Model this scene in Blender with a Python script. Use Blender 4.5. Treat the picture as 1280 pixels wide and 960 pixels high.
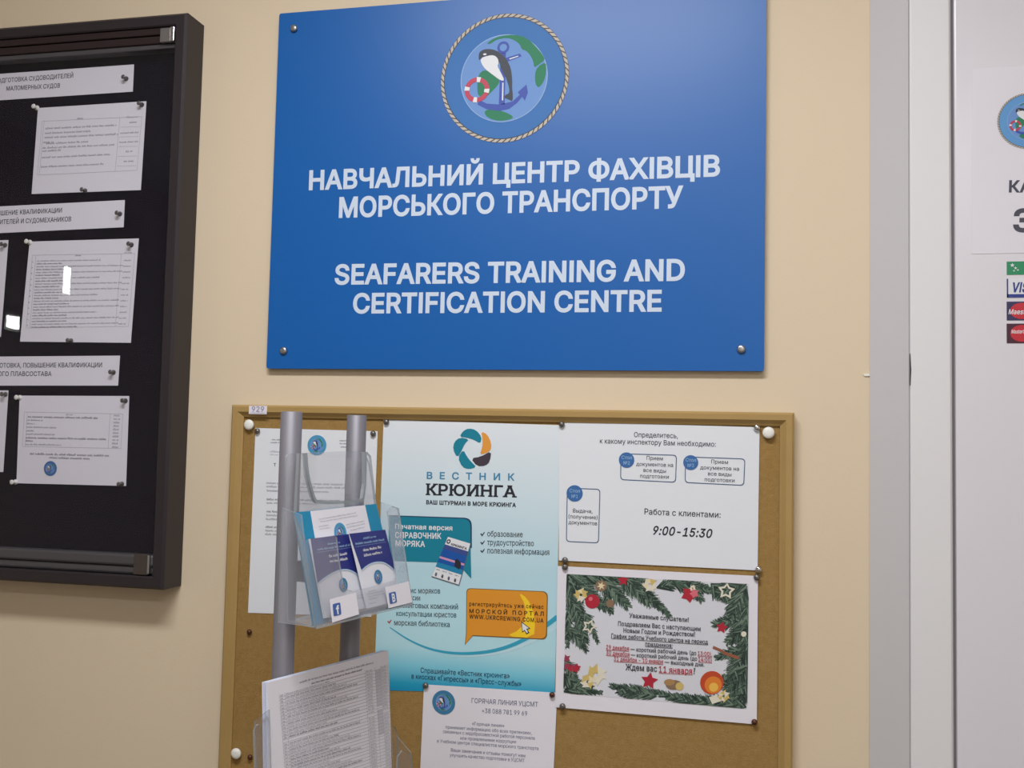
import bpy, math, random
import numpy as np
from mathutils import Vector, Matrix
from mathutils.geometry import tessellate_polygon, delaunay_2d_cdt

for o in list(bpy.data.objects):
    bpy.data.objects.remove(o)
SC = bpy.context.scene
COL = SC.collection

# ------------------------------------------------------------------ camera
F_PX, YAW, PITCH, ROLL, DIST, EYE = 1239.776, -0.2216992, 0.0589954, 0.0219241, 1.4969, 1.55
_fw = Vector((math.sin(YAW) * math.cos(PITCH), math.cos(YAW) * math.cos(PITCH), math.sin(PITCH)))
_r0 = Vector((math.cos(YAW), -math.sin(YAW), 0))
_u0 = _r0.cross(_fw)
CR = math.cos(ROLL) * _r0 + math.sin(ROLL) * _u0
CU = -math.sin(ROLL) * _r0 + math.cos(ROLL) * _u0
CW = _fw
CAM = Vector((0, -DIST, EYE))
cd = bpy.data.cameras.new('camera'); cam = bpy.data.objects.new('camera', cd); COL.objects.link(cam)
cd.sensor_width = 36; cd.lens = 36 * F_PX / 1280; cd.clip_start = .02
cam.matrix_world = Matrix(((CR.x, CU.x, -CW.x, CAM.x), (CR.y, CU.y, -CW.y, CAM.y), (CR.z, CU.z, -CW.z, CAM.z), (0, 0, 0, 1)))
SC.camera = cam

# ------------------------------------------------------------------ world, exposure
SC.view_settings.view_transform = 'Standard'; SC.view_settings.look = 'None'
SC.view_settings.gamma = 1; SC.view_settings.use_curve_mapping = False
SC.view_settings.exposure = -0.12
W = bpy.data.worlds.new('world'); SC.world = W; W.use_nodes = True
W.node_tree.nodes['Background'].inputs[0].default_value = (.9, .93, 1, 1)
W.node_tree.nodes['Background'].inputs[1].default_value = .4

# lamps: (x, y, z, size_x, size_y, watts, colour, tilt towards the notice wall)
LAMPS = [(-.35, -1.12, 2.72, .9, .22, 31, (.97, .97, 1)),
         (.75, -2.6, 2.72, 1.2, .30, 27, (.96, .97, 1))]

# ------------------------------------------------------------------ helpers
def lin(c):
    c = c / 255
    return c / 12.92 if c <= .04045 else ((c + .055) / 1.055) ** 2.4
def rgb(r, g, b): return (lin(r), lin(g), lin(b), 1)
MATS = {}
def mat(name, col, rough=.6, metal=0, spec=.4, bump=0, bscale=300, vary=0, vscale=8):
    if name in MATS: return MATS[name]
    m = bpy.data.materials.new(name); m.use_nodes = True; MATS[name] = m
    nt = m.node_tree; b = nt.nodes['Principled BSDF']
    b.inputs['Base Color'].default_value = rgb(*col); b.inputs['Roughness'].default_value = rough
    b.inputs['Metallic'].default_value = metal; b.inputs['Specular IOR Level'].default_value = spec
    if bump or vary:
        tc = nt.nodes.new('ShaderNodeTexCoord')
    if bump:
        n = nt.nodes.new('ShaderNodeTexNoise'); n.inputs['Scale'].default_value = bscale; n.inputs['Detail'].default_value = 4
        bp = nt.nodes.new('ShaderNodeBump'); bp.inputs['Strength'].default_value = bump; bp.inputs['Distance'].default_value = .002
        nt.links.new(tc.outputs['Object'], n.inputs['Vector']); nt.links.new(n.outputs['Fac'], bp.inputs['Height'])
        nt.links.new(bp.outputs['Normal'], b.inputs['Normal'])
    if vary:
        n2 = nt.nodes.new('ShaderNodeTexNoise'); n2.inputs['Scale'].default_value = vscale; n2.inputs['Detail'].default_value = 6
        mx = nt.nodes.new('ShaderNodeMixRGB'); mx.blend_type = 'MIX'
        c2 = tuple(max(0, c - vary) for c in col)
        mx.inputs[1].default_value = rgb(*col); mx.inputs[2].default_value = rgb(*c2)
        nt.links.new(tc.outputs['Object'], n2.inputs['Vector']); nt.links.new(n2.outputs['Fac'], mx.inputs[0])
        nt.links.new(mx.outputs[0], b.inputs['Base Color'])
    return m
def ramp_mat(name, stops, axis='Z', rough=.5):
    m = bpy.data.materials.new(name); m.use_nodes = True; MATS[name] = m; nt = m.node_tree; b = nt.nodes['Principled BSDF']
    tc = nt.nodes.new('ShaderNodeTexCoord'); sp = nt.nodes.new('ShaderNodeSeparateXYZ'); cr = nt.nodes.new('ShaderNodeValToRGB')
    nt.links.new(tc.outputs['Generated'], sp.inputs[0]); nt.links.new(sp.outputs[axis], cr.inputs[0]); nt.links.new(cr.outputs[0], b.inputs['Base Color'])
    e = cr.color_ramp.elements
    while len(e) < len(stops): e.new(.5)
    for el, (p, c) in zip(e, stops): el.position = p; el.color = rgb(*c)
    b.inputs['Roughness'].default_value = rough; b.inputs['Specular IOR Level'].default_value = .3
    return m
def clear_mat(name, tint, haze, hazecol, rough, gain):
    m = bpy.data.materials.new(name); m.use_nodes = True; MATS[name] = m; nt = m.node_tree; nt.nodes.clear()
    o = nt.nodes.new('ShaderNodeOutputMaterial'); t = nt.nodes.new('ShaderNodeBsdfTransparent'); g = nt.nodes.new('ShaderNodeBsdfGlossy')
    d = nt.nodes.new('ShaderNodeBsdfDiffuse'); f = nt.nodes.new('ShaderNodeFresnel'); a = nt.nodes.new('ShaderNodeMixShader'); c = nt.nodes.new('ShaderNodeMixShader')
    t.inputs[0].default_value = (*tint, 1); d.inputs[0].default_value = rgb(*hazecol); g.inputs['Roughness'].default_value = rough
    f.inputs[0].default_value = 1.49; a.inputs[0].default_value = haze
    mu = nt.nodes.new('ShaderNodeMath'); mu.operation = 'MULTIPLY'; mu.inputs[1].default_value = gain
    ge = nt.nodes.new('ShaderNodeNewGeometry'); iv = nt.nodes.new('ShaderNodeMath'); iv.operation = 'SUBTRACT'; iv.inputs[0].default_value = 1
    fm = nt.nodes.new('ShaderNodeMath'); fm.operation = 'MULTIPLY'
    nt.links.new(ge.outputs['Backfacing'], iv.inputs[1]); nt.links.new(f.outputs[0], fm.inputs[0]); nt.links.new(iv.outputs[0], fm.inputs[1]); nt.links.new(fm.outputs[0], mu.inputs[0])
    nt.links.new(t.outputs[0], a.inputs[1]); nt.links.new(d.outputs[0], a.inputs[2])
    nt.links.new(mu.outputs[0], c.inputs[0]); nt.links.new(a.outputs[0], c.inputs[1]); nt.links.new(g.outputs[0], c.inputs[2]); nt.links.new(c.outputs[0], o.inputs[0])
    return m

def ray(px, py): return CW + (px - 640) / F_PX * CR - (py - 480) / F_PX * CU
class Plane:
    """a real plane in the room: origin, two unit axes in it (a right, b up) and the normal n facing the viewer"""
    def __init__(s, p, a, b): s.p, s.a, s.b = Vector(p), Vector(a).normalized(), Vector(b).normalized(); s.n = s.a.cross(s.b)
    def at(s, px, py):
        d = ray(px, py); t = (s.p - CAM).dot(s.n) / d.dot(s.n); q = CAM + d * t - s.p
        return (q.dot(s.a), q.dot(s.b))
    def w(s, a, b, h=0): return s.p + s.a * a + s.b * b + s.n * h
    def off(s, h): return Plane(s.p + s.n * h, s.a, s.b)
def wallp(y): return Plane((0, y, 0), (1, 0, 0), (0, 0, 1))      # parallel to the notice wall, y < 0 in front of it
def W3(px, py, y=0): q = wallp(y); return q.w(*q.at(px, py))

class MB:
    def __init__(s): s.v, s.f, s.m, s.ms, s.sm = [], [], [], [], []
    def mi(s, m):
        if m not in s.ms: s.ms.append(m)
        return s.ms.index(m)
    def face(s, pts, m, smooth=False):
        i = len(s.v); s.v += [tuple(p) for p in pts]; s.f.append(tuple(range(i, i + len(pts)))); s.m.append(s.mi(m)); s.sm.append(smooth)
    def mesh(s, vs, fs, m, smooth=False):
        i = len(s.v); s.v += [tuple(p) for p in vs]; k = s.mi(m)
        for f in fs: s.f.append(tuple(i + j for j in f)); s.m.append(k); s.sm.append(smooth)
    def box(s, lo, hi, m, bev=0):
        x0, y0, z0 = lo; x1, y1, z1 = hi
        v = [(x0,y0,z0),(x1,y0,z0),(x1,y1,z0),(x0,y1,z0),(x0,y0,z1),(x1,y0,z1),(x1,y1,z1),(x0,y1,z1)]
        s.mesh(v, [(3,2,1,0),(4,5,6,7),(0,1,5,4),(1,2,6,5),(2,3,7,6),(3,0,4,7)], m)
    def prism(s, pl, pts, h0, h1, m, me=None):
        """polygon in a plane given a thickness from h0 to h1 along its normal"""
        pts = ccw(pts); n = len(pts); me = me or m
        tri = tessellate_polygon([[Vector((p[0], p[1], 0)) for p in pts]])
        tri = [fix(t, pts) for t in tri]
        s.mesh([pl.w(*p, h1) for p in pts], tri, m); s.mesh([pl.w(*p, h0) for p in pts], [t[::-1] for t in tri], m)
        v = [pl.w(*p, h0) for p in pts] + [pl.w(*p, h1) for p in pts]
        s.mesh(v, [(i, (i+1) % n, n + (i+1) % n, n + i) for i in range(n)], me)
    def flat(s, pl, pts, h, m, holes=()):
        loops = [list(pts)] + [list(x) for x in holes]; al = [p for l in loops for p in l]
        tri = tessellate_polygon([[Vector((p[0], p[1], 0)) for p in l] for l in loops])
        s.mesh([pl.w(*p, h) for p in al], [fix(t, al) for t in tri], m)
    def lathe(s, base, axis, prof, m, n=16, smooth=True):
        ax = Vector(axis).normalized(); e = ax.orthogonal().normalized(); g = ax.cross(e); v = []
        for r, h in prof:
            for k in range(n):
                t = 2 * math.pi * k / n; v.append(Vector(base) + ax * h + e * (r * math.cos(t)) + g * (r * math.sin(t)))
        f = []
        for i in range(len(prof) - 1):
            for k in range(n): a = i * n + k; b = i * n + (k + 1) % n; f.append((a, b, b + n, a + n))
        f.append(tuple(range(n))[::-1]); f.append(tuple((len(prof) - 1) * n + k for k in range(n)))
        s.mesh(v, f, m, smooth)
    def build(s, name, parent=None, bevel=0, origin=None):
        me = bpy.data.meshes.new(name)
        o0 = Vector(origin) if origin is not None else Vector((0, 0, 0))
        me.from_pydata([tuple(Vector(p) - o0) for p in s.v], [], s.f)
        for x in s.ms: me.materials.append(x)
        me.polygons.foreach_set('material_index', s.m); me.polygons.foreach_set('use_smooth', s.sm); me.update()
        o = bpy.data.objects.new(name, me); COL.objects.link(o); o.location = o0
        if parent is not None:
            o.parent = parent; o.location = o0 - parent.location
        if bevel:
            b = o.modifiers.new('bevel', 'BEVEL'); b.width = bevel; b.segments = 2; b.limit_method = 'ANGLE'
        return o
def area(p): return sum(p[i-1][0] * p[i][1] - p[i][0] * p[i-1][1] for i in range(len(p))) / 2
def ccw(p): p = list(p); return p if area(p) > 0 else p[::-1]
def fix(t, pts): return t if area([pts[i] for i in t]) > 0 else t[::-1]
def tag(o, label=None, cat=None, group=None, kind=None):
    if label: o['label'] = label
    if cat: o['category'] = cat
    if group: o['group'] = group
    if kind: o['kind'] = kind
    return o
def empty(name, loc, label, cat, group=None):
    o = bpy.data.objects.new(name, None); COL.objects.link(o); o.location = loc; o.empty_display_size = .05
    return tag(o, label, cat, group)
def rounded(c, r, n=5):
    """corner-rounded polygon from 2-D corners; r one radius or a list"""
    out = []; N = len(c)
    for i in range(N):
        p, q, s = Vector(c[i-1]), Vector(c[i]), Vector(c[(i+1) % N]); R = r[i] if isinstance(r, (list, tuple)) else r
        if R <= 0: out.append(tuple(q)); continue
        d1, d2 = (p - q).normalized(), (s - q).normalized()
        A, B = q + d1 * min(R, (p-q).length/2), q + d2 * min(R, (s-q).length/2)
        for k in range(n + 1):
            t = k / n; out.append(tuple(A * (1-t)**2 + q * 2*t*(1-t) + B * t*t))
    return out
def circle(c, r, n=40, ry=None, t0=0, t1=2*math.pi): return [(c[0] + r * math.cos(t0 + (t1-t0)*k/n), c[1] + (ry or r) * math.sin(t0 + (t1-t0)*k/n)) for k in range(n)]
def smooth_poly(p, it=2):
    for _ in range(it):
        q = []
        for i in range(len(p)):
            a, b = p[i], p[(i+1) % len(p)]
            q += [(a[0]*.75+b[0]*.25, a[1]*.75+b[1]*.25), (a[0]*.25+b[0]*.75, a[1]*.25+b[1]*.75)]
        p = q
    return p
def smooth_line(p, it=3):
    for _ in range(it):
        q = [p[0]]
        for a, b in zip(p, p[1:]): q += [(a[0]*.75+b[0]*.25, a[1]*.75+b[1]*.25), (a[0]*.25+b[0]*.75, a[1]*.25+b[1]*.75)]
        p = q + [p[-1]]
    return p
def ribbon(p, w0, w1=None):
    """2-D outline of a line of changing width"""
    L, R = [], []; n = len(p)
    for i in range(n):
        a, b = Vector(p[max(0, i-1)]), Vector(p[min(n-1, i+1)]); d = (b - a).normalized(); nn = Vector((-d.y, d.x))
        t = i / (n-1); w = (w0 if w1 is None else w0 + (w1 - w0) * t) / 2
        L.append(tuple(Vector(p[i]) + nn * w)); R.append(tuple(Vector(p[i]) - nn * w))
    return L + R[::-1]
class Zoom:
    """reads a photograph crop: crop pixel -> coordinates in a plane"""
    def __init__(s, pl, ox, oy, k): s.pl, s.ox, s.oy, s.k = pl, ox, oy, k
    def px(s, x, y): return (s.ox + x / s.k, s.oy + y / s.k)
    def __call__(s, x, y): return s.pl.at(*s.px(x, y))
    def pts(s, l): return [s(*p) for p in l]

# ------------------------------------------------------------------ lettering
CAP = 509
GL = {}
def load_glyphs(txt):
    for line in txt.split('\n'):
        if not line: continue
        p = line[1:].split('|'); GL[line[0]] = (int(p[0]), [[tuple(map(int, q.split(','))) for q in c.split(' ')] for c in p[1:] if c])
    for k in 'ІI': GL[k] = (185, [[(60, 0), (60, 509), (125, 509), (125, 0)]])
_gc = {}
def inside(pt, poly):
    c = False; x, y = pt
    for i in range(len(poly)):
        (x1, y1), (x2, y2) = poly[i-1], poly[i]
        if (y1 > y) != (y2 > y) and x < (x2-x1) * (y-y1) / (y2-y1) + x1: c = not c
    return c
def winding(pt, poly):
    w = 0; x, y = pt
    for i in range(len(poly)):
        (x1, y1), (x2, y2) = poly[i-1], poly[i]
        if y1 <= y < y2 and (x2-x1)*(y-y1) - (x-x1)*(y2-y1) > 0: w += 1
        elif y2 <= y < y1 and (x2-x1)*(y-y1) - (x-x1)*(y2-y1) < 0: w -= 1
    return w
def glyph(ch, bold, serif):
    """triangulated letter: list of (points, triangles)"""
    key = (ch, bold, serif)
    if key in _gc: return _gc[key]
    adv, cs = GL[ch]; cs = [list(c) for c in cs]
    if cs:
        big = max(cs, key=lambda c: abs(area(c)))
        if area(big) < 0: cs = [c[::-1] for c in cs]
    res = []
    for c in cs:
        n = len(c); o = []
        for i in range(n):
            p, q, r = Vector(c[i-1]), Vector(c[i]), Vector(c[(i+1) % n]); d1, d2 = (q-p).normalized(), (r-q).normalized()
            n1, n2 = Vector((d1.y, -d1.x)), Vector((d2.y, -d2.x)); m = n1 + n2
            if m.length < .3: m = n1; k = 1
            else: m.normalize(); k = min(1 / max(.35, m.dot(n1)), 2)
            o.append(tuple(q + m * k * bold))
        res.append(o)
    out = []
    if res:
        # one clean triangulation of all contours, filled where the winding number is not zero
        vs, es = [], []
        for c in res:
            i0 = len(vs); vs += [Vector(p) for p in c]; es += [(i0 + i, i0 + (i + 1) % len(c)) for i in range(len(c))]
        ov, oe, of, *_ = delaunay_2d_cdt(vs, es, [], 0, 1e-4)
        al = [(p.x, p.y) for p in ov]; tris = []
        for f in of:
            cx = sum(al[i][0] for i in f) / len(f); cy = sum(al[i][1] for i in f) / len(f)
            if sum(winding((cx, cy), c) for c in res): tris.append(fix(tuple(f), al))
        out.append((al, tris))
    if serif:
        tops = {0, CAP, 384}
        for c in cs:
            for i in range(len(c)):
                (x1, y1), (x2, y2) = c[i-1], c[i]; L = abs(x2-x1)
                for T in tops:
                    if abs(y1-T) < 4 and abs(y2-T) < 4 and 25 < L < 110:
                        a, b = min(x1, x2) - bold - serif, max(x1, x2) + bold + serif; s = 1 if T == 0 else -1
                        y0 = T - s * bold; y3 = T + s * 42
                        q = [(a, min(y0, y3)), (b, min(y0, y3)), (b, max(y0, y3)), (a, max(y0, y3))]
                        out.append((q, [(0, 1, 2), (0, 2, 3)]))
    _gc[key] = (adv, out); return _gc[key]
def text(mb, pl, s, L, R, cap, m, bold=0, h=.0003, slant=0, serif=0, track=0):
    """a line of lettering from the left to the right end of its baseline; cap = height of a capital, all in image pixels read onto the plane"""
    A, B = Vector(pl.at(*L)), Vector(pl.at(*R)); T = Vector(pl.at(L[0], L[1] - cap))
    d = (B - A).normalized(); e = Vector((-d.y, d.x)); hh = abs((T - A).dot(e))
    x = 0; lay = []
    for ch in s:
        adv, g = glyph(ch, bold, serif); lay.append((x, g)); x += adv + track + bold * 1.2
    x0 = min((p[0] + gx for gx, g in lay[:1] for al, _ in g for p in al), default=0)
    x1 = max((p[0] + gx for gx, g in lay for al, _ in g for p in al), default=x)
    sx = (B - A).length / (x1 - x0); sy = hh / CAP
    for gx, g in lay:
        for k, (al, tri) in enumerate(g):
            mb.mesh([pl.w(*(A + d * ((p[0] + gx - x0) * sx + slant * p[1] * sy) + e * (p[1] * sy)), h + k * 4e-5) for p in al], tri, m)
def scribble(mb, pl, L, R, cap, m, seed=0, h=.0003, fill=.62):
    """a line of print too small to read: letter-sized marks in words"""
    rnd = random.Random(seed * 7919 + int(L[0] * 13 + L[1] * 101))
    A, B = Vector(pl.at(*L)), Vector(pl.at(*R)); T = Vector(pl.at(L[0], L[1] - cap)); d = (B - A).normalized(); e = Vector((-d.y, d.x)); H = abs((T - A).dot(e)); X = (B - A).length
    x = 0
    while x < X:
        for _ in range(rnd.randint(3, 10)):
            w = H * rnd.uniform(.5, .75)
            if x + w > X: break
            t = H * rnd.choice((.7, .7, .7, 1, .75)); z = A + d * x; k = w * fill
            for (u0, u1, v0, v1) in ((0, k*.3, 0, t), (k*.7, k, 0, t), (k*.3, k*.7, *rnd.choice(((0, t*.3), (t*.35, t*.65), (t*.7, t))))):
                mb.face([pl.w(*(z + d*u0 + e*v0), h), pl.w(*(z + d*u1 + e*v0), h), pl.w(*(z + d*u1 + e*v1), h), pl.w(*(z + d*u0 + e*v1), h)], m)
            x += w
        x += H * .55
def line(mb, pl, p, q, w, m, h=.00025):
    """a printed rule; w in metres"""
    A, B = Vector(pl.at(*p)), Vector(pl.at(*q)); d = (B - A).normalized(); e = Vector((-d.y, d.x)) * w / 2
    mb.face([pl.w(*(A - e), h), pl.w(*(B - e), h), pl.w(*(B + e), h), pl.w(*(A + e), h)], m)
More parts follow.
